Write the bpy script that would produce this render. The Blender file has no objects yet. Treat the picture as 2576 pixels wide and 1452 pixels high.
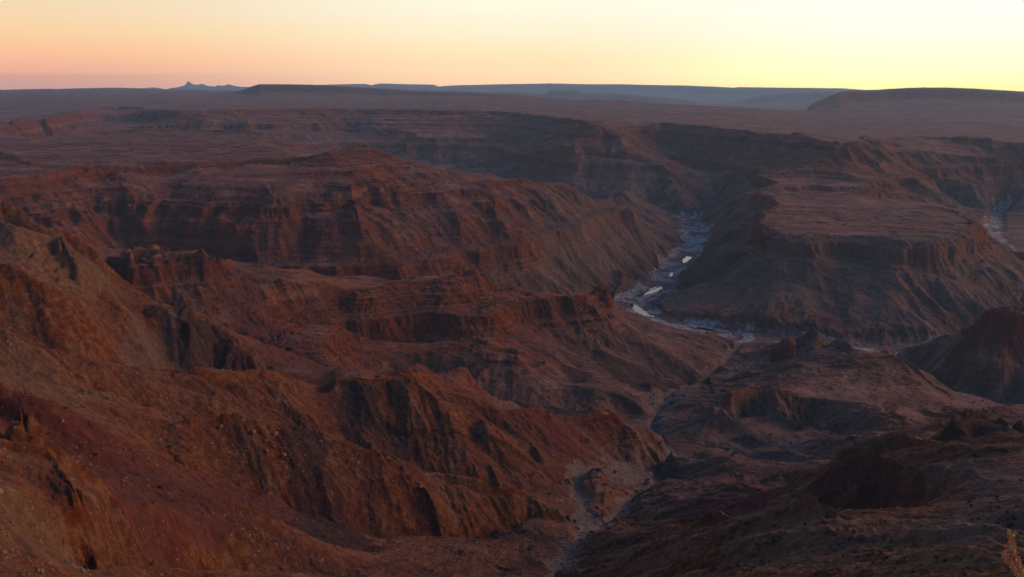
import bpy, math, random
import numpy as np

# ------------------------------------------------------------------ camera, sky, sun, exposure
scene = bpy.context.scene
C = scene.collection
QUAL = 1.0                      # mesh density of the terrain sheet
F = 2143.0                      # focal length in units of a 2576 wide frame
PITCH = math.atan((726 - 217) / F)
SP, CP = math.sin(PITCH), math.cos(PITCH)

cam_d = bpy.data.cameras.new('camera')
cam = bpy.data.objects.new('camera', cam_d); C.objects.link(cam)
cam.location = (0, 0, 0)
cam.rotation_euler = (math.pi / 2 - PITCH, 0, 0)
cam_d.sensor_width = 36.0
cam_d.lens = 36.0 * F / 2576.0
cam_d.clip_start = 0.1
cam_d.clip_end = 200000.0
scene.camera = cam

HAZE, HAZE_Y, HAZE_Z = 3.8e-5, 35000.0, 440.0     # density of the air, length and height of the air box
SUN_AZ, SUN_EL = 76.0, 22.0       # degrees clockwise from the view direction, above the horizon
scene.view_settings.view_transform = 'Standard'
scene.view_settings.look = 'None'
scene.view_settings.exposure = 0.0
scene.view_settings.gamma = 1.0
scene.cycles.max_bounces = 6
scene.cycles.diffuse_bounces = 3
scene.cycles.volume_bounces = 2
scene.cycles.use_denoising = True


def srgb(r, g, b):
    f = lambda c: (c / 255 / 12.92) if c / 255 <= 0.04045 else ((c / 255 + 0.055) / 1.055) ** 2.4
    return (f(r), f(g), f(b), 1.0)


class NT:
    """small helper around a node tree"""
    def __init__(s, tree):
        s.t = tree; s.n = tree.nodes; s.l = tree.links
    def new(s, typ, **kw):
        n = s.n.new(typ)
        for k, v in kw.items():
            setattr(n, k, v)
        return n
    def put(s, sock, v):
        if isinstance(v, bpy.types.NodeSocket):
            s.l.new(v, sock)
        elif v is not None:
            sock.default_value = v
    def math(s, op, a, b=None, c=None, clamp=False):
        n = s.new('ShaderNodeMath', operation=op, use_clamp=clamp)
        for i, v in enumerate((a, b, c)):
            s.put(n.inputs[i], v)
        return n.outputs[0]
    def vmath(s, op, a, b=None):
        n = s.new('ShaderNodeVectorMath', operation=op)
        s.put(n.inputs[0], a); s.put(n.inputs[1], b)
        return n.outputs['Value'] if op in ('DOT_PRODUCT', 'LENGTH') else n.outputs[0]
    def ramp(s, fac, stops, interp='LINEAR'):
        n = s.new('ShaderNodeValToRGB')
        cr = n.color_ramp; cr.interpolation = interp
        while len(cr.elements) > 1:
            cr.elements.remove(cr.elements[-1])
        cr.elements[0].position = stops[0][0]; cr.elements[0].color = stops[0][1]
        for p, c in stops[1:]:
            e = cr.elements.new(p); e.color = c
        s.put(n.inputs[0], fac)
        return n.outputs[0]
    def smooth(s, v, a, b):
        n = s.new('ShaderNodeMapRange', interpolation_type='SMOOTHSTEP')
        s.put(n.inputs[0], v)
        n.inputs[1].default_value = a; n.inputs[2].default_value = b
        n.inputs[3].default_value = 0; n.inputs[4].default_value = 1
        return n.outputs[0]
    def mix(s, f, a, b, blend='MIX'):
        n = s.new('ShaderNodeMix', data_type='RGBA', blend_type=blend)
        s.put(n.inputs[0], f); s.put(n.inputs[6], a); s.put(n.inputs[7], b)
        return n.outputs[2]
    def noise(s, vec, scale, detail=4, rough=0.55, dist=0.0):
        n = s.new('ShaderNodeTexNoise')
        s.put(n.inputs['Vector'], vec)
        n.inputs['Scale'].default_value = scale; n.inputs['Detail'].default_value = detail
        n.inputs['Roughness'].default_value = rough; n.inputs['Distortion'].default_value = dist
        return n.outputs[0]
    def comb(s, x, y, z):
        n = s.new('ShaderNodeCombineXYZ')
        s.put(n.inputs[0], x); s.put(n.inputs[1], y); s.put(n.inputs[2], z)
        return n.outputs[0]


def make_world():
    w = bpy.data.worlds.new('World'); scene.world = w; w.use_nodes = True
    t = NT(w.node_tree); t.n.clear()
    out = t.new('ShaderNodeOutputWorld'); bg = t.new('ShaderNodeBackground')
    g = t.new('ShaderNodeTexCoord').outputs['Generated']
    sep = t.new('ShaderNodeSeparateXYZ'); t.put(sep.inputs[0], g)
    x, y, z = sep.outputs
    hor = t.math('SQRT', t.math('ADD', t.math('MULTIPLY', x, x), t.math('MULTIPLY', y, y)))
    el = t.math('DIVIDE', z, t.math('MAXIMUM', hor, 0.001))          # tangent of the elevation
    el = t.math('MULTIPLY', el, 2.0, clamp=True)                     # 0.5 -> 1
    az = t.math('DIVIDE', x, t.math('MAXIMUM', hor, 0.001))          # sine of the azimuth
    V = lambda c, k=1.0: (c[0] * k, c[1] * k, c[2] * k, 1) if not isinstance(k, tuple) else (c[0] * k[0], c[1] * k[1], c[2] * k[2], 1)
    def column(stops):
        return t.ramp(el, [(min(1.0, e * 2.0), V(srgb(*c), k)) for e, c, k in stops], 'EASE')
    def seen(stops, high, J):
        """radiance the sky must have so that it shows these colours through the air box"""
        es = (0.0, 0.003, 0.006, 0.009, 0.012, 0.0145, 0.018, 0.022, 0.027, 0.033, 0.041, 0.052, 0.066, 0.084, 0.105)
        out = []
        for e in es:
            E = math.exp(-HAZE * min(HAZE_Y, HAZE_Z / max(e, 1e-4)))
            T = [float(np.interp(e, [q[0] for q in stops], [srgb(*q[1])[k] for q in stops])) for k in range(3)]
            out.append((e * 2.0, tuple(max(0.05, (T[k] - J[k] * (1 - E)) / E) for k in range(3)) + (1,)))
        return t.ramp(el, out + [(min(1, e * 2), srgb(*c)) for e, c in high])
    left = seen([(0.0, (204, 160, 154)), (0.008, (214, 164, 148)), (0.018, (230, 174, 152)), (0.031, (246, 189, 154)), (0.055, (246, 211, 164)), (0.105, (240, 223, 198))], [(0.20, (205, 205, 212)), (0.5, (98, 116, 156))], (0.05, 0.165, 0.27))
    mid = seen([(0.0, (253, 210, 172)), (0.008, (254, 219, 178)), (0.031, (255, 229, 184)), (0.055, (255, 241, 206)), (0.105, (255, 255, 236))], [(0.22, (222, 214, 210)), (0.5, (104, 120, 158))], (0.12, 0.20, 0.27))
    right = seen([(0.0, (272, 256, 170)), (0.006, (272, 264, 190)), (0.031, (266, 262, 214)), (0.055, (255, 255, 236)), (0.105, (255, 255, 250))], [(0.22, (236, 230, 216)), (0.5, (122, 132, 158))], (0.04, 0.05, 0.18))
    west = column([(0.0, (255, 190, 90), 1.4), (0.03, (255, 214, 130), 2.2), (0.10, (255, 226, 170), 2.0), (0.22, (246, 220, 190), 1.2), (0.5, (130, 136, 158), 1)])
    back = column([(0.0, (120, 112, 150), 1), (0.06, (190, 140, 156), 1), (0.16, (150, 142, 178), 1), (0.5, (88, 104, 150), 1)])
    c = t.mix(t.smooth(az, -0.50, 0.02), left, mid)
    c = t.mix(t.smooth(az, 0.0, 0.46), c, right)
    c = t.mix(t.smooth(az, 0.54, 0.9), c, west)
    c = t.mix(t.smooth(t.math('MULTIPLY', y, -1.0), -0.5, 0.35), c, t.mix(t.smooth(az, 0.55, 0.95), back, west))
    # above the glow the clear twilight sky takes over
    sky = t.new('ShaderNodeTexSky', sky_type='NISHITA', sun_disc=False)
    sky.sun_elevation = math.radians(3.0); sky.sun_rotation = math.radians(SUN_AZ)
    sky.altitude = 800
    skyc = t.mix(1.0, sky.outputs[0], (0.15, 0.235, 0.42, 1), 'MULTIPLY')
    c = t.mix(t.smooth(t.math('DIVIDE', z, t.math('MAXIMUM', hor, 0.001)), 0.25, 0.8), c, skyc)
    t.put(bg.inputs[0], c); bg.inputs[1].default_value = 1.0
    t.l.new(bg.outputs[0], out.inputs[0])


make_world()
sd = bpy.data.lights.new('sun', 'SUN'); sd.energy = 2.0; sd.angle = math.radians(22.0); sd.color = (1.0, 0.58, 0.32)
so = bpy.data.objects.new('sun', sd); C.objects.link(so)
so.rotation_euler = (math.radians(90 - SUN_EL), 0, math.radians(180 - SUN_AZ) + math.pi)
# lamp -Z points away from the sun: built from the direction vector
from mathutils import Vector
_d = Vector((math.sin(math.radians(SUN_AZ)) * math.cos(math.radians(SUN_EL)), math.cos(math.radians(SUN_AZ)) * math.cos(math.radians(SUN_EL)), math.sin(math.radians(SUN_EL))))
so.rotation_euler = _d.to_track_quat('Z', 'Y').to_euler()

# ------------------------------------------------------------------ survey: sight lines to world positions
def Zof(y):
    return -SP + CP * (726 - y) / F
def Yof(y):
    return CP + SP * (726 - y) / F
def P(x, y, z):                 # a point seen at (x, y) that lies at height z below the eye
    t = z / Zof(y)
    return ((x - 1288) / F * t, Yof(y) * t, z)
def D(x, y, t):                 # a point seen at (x, y) at depth t
    return ((x - 1288) / F * t, Yof(y) * t, Zof(y) * t)
def DL(pts, ext=True):          # [(x, y, t), ...]
    pts = list(pts)
    if ext:
        if pts[0][0] <= 10:
            x, y, t = pts[0]; pts.insert(0, (x - 900, y, t))
        if pts[-1][0] >= 2560:
            x, y, t = pts[-1]; pts.append((x + 900, y, t))
    return [D(*p) for p in pts]
def PL(pts, ext=True):
    return DL([(x, y, z / Zof(y)) for x, y, z in pts], ext)

LINES = []      # creases of the land: ridges, rims, valleys
POLYS = []      # flats

def cap(line, back, drop):
    out = []
    for x, y, z in line:
        r = math.hypot(x, y); k = (r - max(back, 0.0048 * r)) / r
        out.append((x * k, y * k, z - drop))
    LINES.append(out)
# --- river and side streams (also carve beds)
RZ = -440.0
river_far = [(-3400, 4100, RZ + 3), (-2590, 4000, RZ + 3), (-1616, 3900, RZ + 2), (-497, 3700, RZ + 1), (60, 3300, RZ + 1), (330, 3020, RZ + 1)]
river_near = PL([(1738, 545, RZ + 1), (1750, 600, RZ), (1722, 655, RZ), (1690, 690, RZ), (1640, 733, RZ), (1585, 765, RZ), (1600, 790, RZ), (1660, 812, RZ), (1780, 835, RZ), (1900, 855, RZ),
                 (2050, 872, RZ), (2150, 878, RZ), (2250, 882, RZ), (2350, 884, RZ), (2480, 860, RZ), (2680, 800, RZ), (2760, 740, RZ), (2690, 700, RZ), (2576, 680, RZ), (2510, 615, RZ), (2492, 570, RZ), (2520, 530, RZ), (2600, 505, RZ), (2900, 500, RZ), (3400, 520, RZ)], ext=False)
RIVER = river_far + river_near
stream1 = DL([(1858, 868, 1484), (1838, 900, 1390), (1790, 955, 1270), (1715, 990, 1190), (1665, 1010, 1135), (1645, 1060, 1060), (1640, 1095, 1010), (1700, 1150, 945), (1660, 1195, 890), (1594, 1187, 860), (1500, 1180, 820), (1455, 1190, 800),
              (1450, 1235, 740), (1470, 1280, 670), (1492, 1334, 610), (1450, 1377, 560), (1412, 1417, 515), (1392, 1451, 485), (1360, 1520, 430), (1250, 1640, 340)], ext=False)
stream2 = DL([(1700, 1150, 945), (1818, 1136, 960), (1904, 1167, 925), (2052, 1173, 870), (2130, 1172, 830)], ext=False)
stream3 = DL([(1660, 1195, 890), (1640, 1225, 820), (1594, 1255, 750), (1548, 1310, 660), (1494, 1340, 606)], ext=False)
LINES += [RIVER, stream1, stream2, stream3]
LINES.append(stream2[-1:] + DL([(2250, 1165, 770), (2420, 1145, 720), (2576, 1150, 670), (2900, 1150, 600)], ext=False))

# --- far rim and far canyon wall
far_rim = PL([(-300, 305, -120), (0, 296, -122), (67, 288, -122), (134, 283, -122), (200, 275, -121), (247, 268, -120), (300, 266, -118), (360, 269, -120), (372, 276, -124), (451, 279, -126), (568, 278, -128), (668, 276, -128), (760, 275, -128), (836, 274, -128), (940, 275, -130), (1043, 276, -132),
              (1143, 279, -136), (1226, 279, -136), (1293, 283, -140), (1394, 294, -146), (1450, 302, -151), (1494, 309, -155), (1510, 306, -158), (1500, 301, -160), (1594, 304, -166), (1717, 314, -170), (1851, 329, -178), (1951, 339, -184), (2018, 341, -186), (2065, 354, -190), (2149, 364, -198),
              (2160, 352, -200), (2185, 341, -202), (2286, 343, -206), (2400, 350, -212), (2576, 359, -220), (2800, 365, -226)])
LINES.append(far_rim)
far_bench = DL([(0, 325, 3290), (100, 316, 3800), (180, 310, 4300), (250, 303, 4800), (340, 297, 4850), (400, 306, 4400), (568, 312, 4440), (700, 318, 4480), (859, 322, 4740), (960, 330, 4580), (1030, 334, 4470), (1040, 345, 4370), (1080, 352, 4270), (1150, 350, 4310), (1253, 356, 4260)], ext=True)
LINES.append(far_bench)
far_bench2 = DL([(1226, 408, 3850), (1293, 396, 3720), (1360, 378, 3590), (1427, 371, 3490), (1510, 380, 3460), (1594, 393, 3410), (1651, 408, 3340)], ext=False)
LINES.append(far_bench2)
LINES.append(DL([(1240, 428, 3730), (1310, 414, 3640), (1380, 396, 3530), (1440, 390, 3440), (1510, 398, 3410), (1594, 412, 3350), (1648, 432, 3270)], ext=False))
LINES.append(DL([(1661, 372, 3850), (1717, 386, 3650), (1818, 404, 3380), (1874, 412, 3250), (1898, 432, 3100)], ext=False))
LINES.append(DL([(1680, 420, 3600), (1717, 420, 3560), (1818, 440, 3290), (1880, 462, 3060)], ext=False))
LINES.append(DL([(640, 352, 4250), (700, 364, 4250), (859, 372, 4380), (960, 388, 4280), (1040, 402, 4180), (1130, 416, 4080), (1210, 432, 3950)], ext=False))
LINES.append(DL([(640, 334, 4370), (740, 338, 4400), (859, 343, 4600), (960, 352, 4480), (1040, 362, 4320)], ext=False))
LINES.append(DL([(1494, 309, 3700), (1540, 335, 3620), (1580, 365, 3520), (1600, 392, 3415)], ext=False))   # nose
LINES.append(DL([(1226, 279, 4820), (1230, 310, 4620), (1180, 335, 4450), (1110, 351, 4290)], ext=False))
LINES.append(DL([(1185, 285, 4780), (1200, 320, 4600), (1235, 362, 4280), (1222, 405, 4020)], ext=False))   # ravine
LINES.append(DL([(1400, 466, 3270), (1450, 470, 3220), (1520, 476, 3190), (1570, 470, 3190), (1640, 488, 3150)], ext=False))
LINES.append(DL([(1651, 410, 3320), (1690, 470, 3150), (1730, 520, 3000)], ext=False))
LINES.append(DL([(1500, 495, 2750), (1570, 477, 2760), (1610, 500, 2780), (1660, 530, 2790), (1700, 568, 2740)], ext=False))   # low spur behind the left ridge
LINES.append(DL([(1835, 470, 3200), (1800, 510, 3100), (1765, 530, 3040)], ext=False))
LINES.append(PL([(2065, 356, -192), (2110, 395, -245), (2190, 430, -280), (2230, 462, -310)], ext=False))
LINES.append(PL([(2230, 400, -260), (2330, 440, -310), (2400, 455, -330), (2490, 470, -350), (2576, 470, -350)]))
LINES.append(PL([(2240, 372, -235), (2330, 385, -250), (2450, 395, -262), (2576, 402, -268)]))
LINES.append(PL([(2300, 480, -370), (2360, 510, -410), (2430, 535, -432)], ext=False))

# --- the tiers that lead to the flat mesa on the right, and the mesa
tier1 = DL([(1905, 440, 2850), (1935, 434, 2880), (2000, 428, 2900), (2080, 432, 2870), (2150, 445, 2790)], ext=False)
LINES.append(tier1); cap(tier1, 10, 18)
tier2 = PL([(1903, 482, -296), (1935, 472, -295), (2030, 465, -294), (2100, 470, -294), (2165, 470, -294), (2212, 466, -295)], ext=False)
LINES.append(tier2); cap(tier2, 10, 14)
LINES.append(PL([(2168, 500, -322), (2205, 510, -334), (2216, 490, -330)], ext=False))
LINES.append(PL([(1935, 500, -308), (2030, 496, -308), (2130, 505, -312)], ext=False))
mesa_top = PL([(1905, 566, -302), (1915, 535, -300), (1990, 520, -300), (2100, 521, -300), (2230, 521, -300), (2350, 520, -299), (2400, 530, -299), (2440, 545, -300), (2463, 567, -301), (2450, 582, -301), (2420, 592, -301), (2386, 600, -301),
               (2340, 611, -301), (2286, 613, -301), (2225, 604, -302), (2212, 582, -302), (2180, 572, -302), (2118, 571, -302), (2050, 580, -302), (2030, 598, -302), (1990, 592, -302), (1951, 585, -302)], ext=False)
POLYS.append(mesa_top)
mesa_base = PL([(a, b, c - 5) for a, b, c in [(1893, 560, -340), (1896, 600, -340), (1894, 640, -342), (1935, 659, -343), (1968, 661, -343), (1995, 667, -344), (2052, 671, -344), (2090, 655, -340), (2118, 645, -336), (2152, 655, -340), (2185, 668, -343), (2252, 678, -343), (2319, 676, -342), (2386, 668, -341),
                (2419, 661, -340), (2440, 650, -340), (2470, 640, -341), (2476, 610, -341), (2470, 590, -340)]], ext=False)
LINES.append(mesa_base)
LINES.append(PL([(2470, 590, -340), (2440, 540, -342), (2380, 515, -350), (2300, 508, -352), (2240, 508, -350)], ext=False))
LINES.append(PL([(1893, 560, -340), (1890, 520, -340), (1893, 480, -335), (1896, 440, -320)], ext=False))
LINES.append(PL([(1790, 600, -432), (1770, 650, -434), (1705, 705, -434), (1655, 755, -434), (1650, 785, -434), (1720, 808, -433), (1800, 825, -433), (1900, 842, -433), (2030, 860, -433), (2150, 868, -434), (2250, 872, -434), (2360, 868, -434)], ext=False))
LINES.append(PL([(1640, 520, -428), (1700, 560, -434), (1712, 600, -434), (1690, 650, -434), (1640, 690, -434), (1575, 715, -432), (1530, 745, -433), (1545, 790, -434)], ext=False))

# --- left plateau and the long red wall
left_rim = PL([(0, 453, -165), (100, 443, -165), (200, 427, -165), (301, 418, -165), (401, 413, -165), (501, 409, -165), (635, 403, -165), (730, 401, -165), (769, 400, -164)], ext=True)
LINES.append(left_rim)
LINES.append(PL([(769, 398, -164), (800, 396, -158), (836, 385, -148), (859, 371, -140), (900, 369, -140), (926, 368, -140), (945, 378, -147)], ext=False))
plateau = PL([(-600, 365, -165), (0, 356, -165), (150, 346, -165), (240, 335, -164), (334, 330, -163), (435, 329, -163), (535, 330, -163), (600, 336, -163), (645, 350, -163), (655, 366, -166), (700, 378, -168), (769, 396, -166), (640, 401, -166), (400, 411, -166), (200, 424, -166), (0, 450, -166), (-600, 470, -166)], ext=False)
POLYS.append(plateau)
LINES.append(PL([(0, 372, -148), (40, 385, -152), (80, 404, -158)], ext=False))
LINES.append(PL([(945, 378, -147), (992, 393, -160), (1059, 423, -186), (1110, 432, -194), (1170, 441, -204), (1246, 459, -224), (1327, 462, -232), (1377, 466, -238), (1444, 477, -250), (1494, 508, -284), (1527, 517, -296), (1561, 533, -318), (1620, 580, -378), (1672, 640, -430)], ext=False))
# gorge hidden behind the plateau and its ridge
LINES.append([(-2700, 3600, -300), (-1450, 3560, -300), (-700, 3300, -300), (-300, 2900, -320), (100, 2700, -370)])
# wall: heads and foot
LINES.append(PL([(-900, 520, -200), (0, 520, -204), (120, 520, -215), (250, 535, -236), (400, 560, -250), (560, 570, -252), (700, 560, -248), (850, 540, -244), (960, 520, -240), (1080, 530, -252), (1200, 560, -272), (1330, 590, -300)], ext=False))
LINES.append(PL([(-900, 590, -230), (0, 590, -234), (40, 600, -242), (150, 640, -275), (250, 650, -295), (330, 640, -303), (450, 650, -310), (600, 668, -320), (700, 716, -340), (800, 732, -352), (900, 738, -360), (1000, 734, -360), (1120, 728, -364), (1250, 738, -380), (1330, 760, -395), (1420, 765, -412), (1500, 768, -428)], ext=False))
for rib in ([(500, 409, -165), (545, 500, -212), (600, 580, -262), (655, 668, -312)],
            [(905, 369, -141), (880, 470, -200), (905, 560, -248), (960, 640, -300), (1010, 700, -338)],
            [(635, 403, -165), (690, 500, -208), (760, 600, -275), (850, 700, -332)],
            [(300, 418, -165), (320, 500, -212), (380, 590, -268), (440, 645, -302)],
            [(1170, 441, -204), (1240, 520, -250), (1310, 610, -312), (1400, 700, -385)],
            [(1377, 466, -238), (1430, 560, -300), (1500, 650, -375), (1540, 700, -420)],
            [(160, 432, -165), (165, 480, -196), (190, 560, -244), (215, 610, -270)]):
    LINES.append(PL(rib, ext=False))

# --- butte and middle spur
LINES.append(PL([(655, 676, -318), (600, 684, -292), (560, 660, -256), (520, 648, -236)], ext=False))
LINES.append(DL([(318, 648, 1130), (340, 634, 1150), (368, 630, 1160), (425, 646, 1150), (501, 647, 1150), (542, 662, 1150), (582, 688, 1160)], ext=False))
LINES.append(DL([(322, 680, 1105), (345, 690, 1100), (400, 700, 1110), (468, 706, 1120), (535, 713, 1130), (590, 702, 1150)], ext=False))
LINES.append(DL([(240, 680, 1180), (300, 722, 1100), (345, 768, 1075), (420, 800, 1058), (520, 860, 1035), (600, 905, 1040), (690, 940, 1060)], ext=False))     # ravine left of and below the butte
LINES.append(DL([(590, 702, 1150), (640, 714, 1170), (729, 717, 1200), (830, 728, 1230), (909, 729, 1260), (969, 726, 1280), (1019, 716, 1300), (1143, 709, 1325), (1213, 705, 1340), (1232, 722, 1345)], ext=False))
LINES.append(DL([(1232, 724, 1345), (1287, 733, 1350), (1300, 758, 1330)], ext=False))
LINES.append(DL([(850, 756, 1225), (1000, 762, 1250), (1136, 764, 1270), (1160, 792, 1260), (1193, 793, 1262), (1230, 778, 1268), (1260, 771, 1275), (1327, 768, 1300), (1427, 769, 1335), (1477, 763, 1368), (1494, 753, 1383), (1517, 743, 1400), (1537, 746, 1400), (1554, 773, 1402), (1567, 793, 1402), (1576, 826, 1400), (1640, 832, 1430),
                 (1717, 838, 1455), (1768, 842, 1455), (1818, 865, 1445), (1842, 882, 1430)], ext=False))
LINES.append(DL([(1210, 812, 1238), (1280, 822, 1250), (1380, 812, 1282), (1450, 800, 1315), (1520, 800, 1350), (1560, 822, 1365)], ext=False))   # foot of the cliff band
LINES.append(DL([(669, 812, 1140), (760, 832, 1160), (859, 846, 1180), (960, 855, 1195), (1056, 863, 1200), (1176, 884, 1175), (1277, 914, 1140), (1320, 938, 1125), (1394, 980, 1095), (1494, 978, 1085), (1561, 998, 1075), (1611, 1026, 1065)], ext=False))
LINES.append(DL([(1200, 862, 1190), (1300, 890, 1170), (1400, 950, 1140), (1440, 968, 1130), (1500, 960, 1140), (1600, 1006, 1100), (1660, 1000, 1125), (1745, 965, 1225)], ext=False))
LINES.append(DL([(1500, 880, 1260), (1560, 930, 1200), (1620, 990, 1130)], ext=False))
LINES.append(DL([(640, 850, 1060), (700, 880, 1066), (780, 915, 1070), (859, 946, 1075), (940, 975, 1088), (1050, 1000, 1085), (1160, 1012, 1075), (1240, 1028, 1062), (1360, 1040, 1050), (1500, 1046, 1040), (1640, 1062, 1052)], ext=False))   # valley below

# --- left foreground spurs
LINES.append(DL([(0, 536, 800), (43, 558, 805), (94, 579, 810), (117, 576, 815), (167, 598, 825), (214, 625, 835), (244, 643, 840), (262, 686, 840), (284, 707, 845), (321, 734, 850), (354, 767, 850)]))
LINES.append(DL([(0, 580, 1040), (120, 640, 1030), (230, 690, 1010), (320, 760, 960)], ext=False))
LINES.append(DL([(0, 700, 690), (100, 745, 700), (200, 775, 730), (294, 779, 780), (351, 770, 810), (468, 779, 830), (535, 811, 850), (585, 846, 850), (635, 883, 845), (685, 924, 830), (722, 972, 800), (802, 985, 790), (859, 966, 780), (959, 966, 785), (1046, 966, 800), (1099, 1000, 800), (1160, 1011, 800), (1243, 1046, 800), (1300, 1045, 815), (1360, 1046, 845), (1377, 1057, 850)]))
LINES.append(DL([(160, 600, 790), (195, 670, 768), (250, 752, 772)], ext=False))
LINES.append(DL([(0, 853, 640), (60, 900, 640), (150, 922, 660), (300, 957, 720), (430, 974, 780), (560, 980, 815), (650, 984, 812)]))
LINES.append(DL([(0, 843, 520), (33, 856, 525), (67, 883, 530), (110, 900, 540), (154, 905, 560), (234, 921, 585), (334, 950, 615), (435, 960, 655), (485, 957, 680), (568, 967, 700), (635, 970, 725), (719, 978, 750)]))
LINES.append(DL([(480, 800, 810), (470, 880, 805), (450, 962, 785)], ext=False))
LINES.append(DL([(585, 846, 850), (560, 920, 830), (545, 972, 812)], ext=False))
LINES.append(DL([(635, 883, 845), (640, 940, 820), (650, 980, 812)], ext=False))
LINES.append(DL([(250, 1010, 570), (340, 1062, 585), (418, 1088, 590), (500, 1100, 600), (620, 1098, 650), (720, 1112, 680), (859, 1152, 705), (979, 1184, 712), (1126, 1234, 705), (1260, 1262, 702), (1350, 1240, 722), (1440, 1210, 780)], ext=False))  # gully behind crest E
for rib in ([(959, 966, 785), (985, 1080, 745), (1010, 1184, 710)], [(1046, 966, 800), (1100, 1090, 750), (1150, 1236, 705)], [(1160, 1011, 800), (1220, 1120, 750), (1262, 1250, 703)], [(1300, 1045, 815), (1350, 1140, 770), (1400, 1215, 755)]):
    LINES.append(DL(rib, ext=False))
crestE = [(0, 995, 400), (100, 1009, 440), (200, 1028, 480), (334, 1056, 520), (418, 1074, 540), (468, 1073, 550), (548, 1053, 565), (618, 1056, 575), (719, 1076, 590), (859, 1114, 605), (912, 1136, 610), (979, 1150, 618), (1046, 1180, 622), (1126, 1211, 630), (1226, 1224, 645), (1260, 1244, 650), (1327, 1258, 665), (1380, 1295, 650)]
def foot(crest, pts, slope, dx=25):
    """depth of the foot of a face that falls from the crest at the given slope"""
    xs = [c[0] for c in crest]; out = []
    for x, y in pts:
        y1 = float(np.interp(x - dx, xs, [c[1] for c in crest])); t1 = float(np.interp(x - dx, xs, [c[2] for c in crest]))
        out.append((x, y, t1 * (slope * Yof(y1) - Zof(y1)) / (slope * Yof(y) - Zof(y))))
    return out
LINES.append(DL(crestE))
lineF = [(450, 1200), (535, 1224), (618, 1258), (685, 1262), (735, 1298), (802, 1316), (859, 1320), (942, 1362), (1059, 1366), (1143, 1366), (1226, 1360), (1293, 1338), (1340, 1312)]
footE = foot(crestE, [(x, y + 7) for x, y in lineF], 0.85)
LINES.append(DL(footE, ext=False))
LINES.append(DL([(391, 1185, 440)] + [(x, y, f[2] - 26) for (x, y), f in zip(lineF, footE)] + [(1420, 1300, 625)], ext=False))
for rx in ((800, 840), (912, 970), (1046, 1110), (1160, 1200)):        # ribs on the face below crest E
    k0 = [float(np.interp(rx[0], [c[0] for c in crestE], [c[i] for c in crestE])) for i in (1, 2)]
    k1 = [float(np.interp(rx[1], [c[0] for c in footE], [c[i] for c in footE])) for i in (1, 2)]
    LINES.append(DL([(rx[0], k0[0], k0[1]), (0.5 * (rx[0] + rx[1]), 0.5 * (k0[0] + k1[0]), 0.5 * (k0[1] + k1[1]) - 6), (rx[1], k1[0], k1[1] - 4)], ext=False))
LINES.append(DL([(0, 1120, 300), (100, 1150, 330), (250, 1180, 385), (391, 1185, 440)]))
LINES.append(DL([(210, 1262, 275), (284, 1268, 320), (361, 1280, 345), (434, 1292, 370), (501, 1290, 395), (568, 1284, 420), (635, 1300, 432), (702, 1334, 440), (752, 1368, 440), (830, 1410, 450), (900, 1452, 455)], ext=False))
LINES.append(DL([(720, 1325, 490), (800, 1375, 485), (900, 1392, 505)], ext=False))
LINES.append(DL([(900, 1392, 505), (1059, 1385, 535), (1200, 1400, 525), (1300, 1430, 500), (1350, 1452, 485)], ext=False))
LINES.append(DL([(40, 1035, 300), (80, 1060, 305), (60, 1082, 295)], ext=False))
LINES.append(DL([(0, 1130, 235), (60, 1140, 240), (130, 1160, 245), (165, 1200, 240), (205, 1250, 230), (200, 1295, 222)]))
LINES.append(DL([(0, 1235, 190), (60, 1250, 200), (130, 1290, 205), (180, 1320, 210)]))
LINES.append(DL([(0, 1340, 150), (120, 1400, 175), (200, 1452, 215), (300, 1452, 290), (434, 1456, 350), (620, 1456, 398), (760, 1458, 412), (900, 1470, 430)]))
LINES.append(DL([(-900, 1480, 120), (0, 1480, 118), (400, 1540, 220), (800, 1560, 290)], ext=False))

# --- right foreground and hills
LINES.append(DL([(1720, 985, 1190), (1800, 975, 1215), (1900, 945, 1240), (1960, 905, 1290), (2001, 873, 1300), (2018, 853, 1305), (2045, 839, 1305), (2072, 848, 1300), (2090, 877, 1290), (2152, 887, 1215), (2235, 897, 1165), (2269, 904, 1140), (2296, 924, 1100), (2336, 963, 1035), (2369, 990, 1000), (2419, 1040, 930), (2450, 1072, 880)], ext=False))
LINES.append(DL([(1804, 1030, 1030), (1848, 1018, 1030), (1880, 998, 1040), (1911, 983, 1052), (2018, 1000, 1040), (2120, 1012, 1015), (2240, 1030, 975), (2380, 1066, 915)], ext=False))
LINES.append(DL([(1790, 1080, 1005), (1804, 1090, 1000), (1850, 1082, 1004), (1878, 1066, 1014), (1951, 1055, 1020), (2018, 1086, 990), (2100, 1092, 960), (2250, 1090, 900)], ext=False))
LINES.append(DL([(1890, 1120, 972), (2000, 1148, 925), (2060, 1162, 885)], ext=False))
LINES.append(DL([(2240, 893, 1440), (2262, 912, 1385), (2300, 935, 1320), (2352, 980, 1240), (2400, 1012, 1185), (2450, 1052, 1120), (2520, 1066, 1085), (2700, 1064, 1040)], ext=False))
LINES.append(DL([(2240, 884, 1440), (2286, 880, 1400), (2319, 873, 1360), (2399, 863, 1290), (2423, 830, 1260), (2480, 810, 1240), (2496, 793, 1235), (2576, 779, 1220)]))
LINES.append(DL([(2395, 885, 1235), (2440, 915, 1190), (2500, 930, 1178), (2576, 935, 1172)]))
LINES.append(DL([(2576, 840, 1200), (2500, 850, 1215), (2440, 850, 1235)], ext=False))
LINES.append(DL([(1380, 1058, 855), (1434, 1067, 875), (1500, 1066, 888), (1554, 1066, 898), (1594, 1090, 905), (1628, 1118, 905), (1680, 1152, 890), (1717, 1178, 870)], ext=False))
LINES.append(DL([(1440, 1120, 848), (1540, 1120, 872), (1600, 1142, 872)], ext=False))
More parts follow.
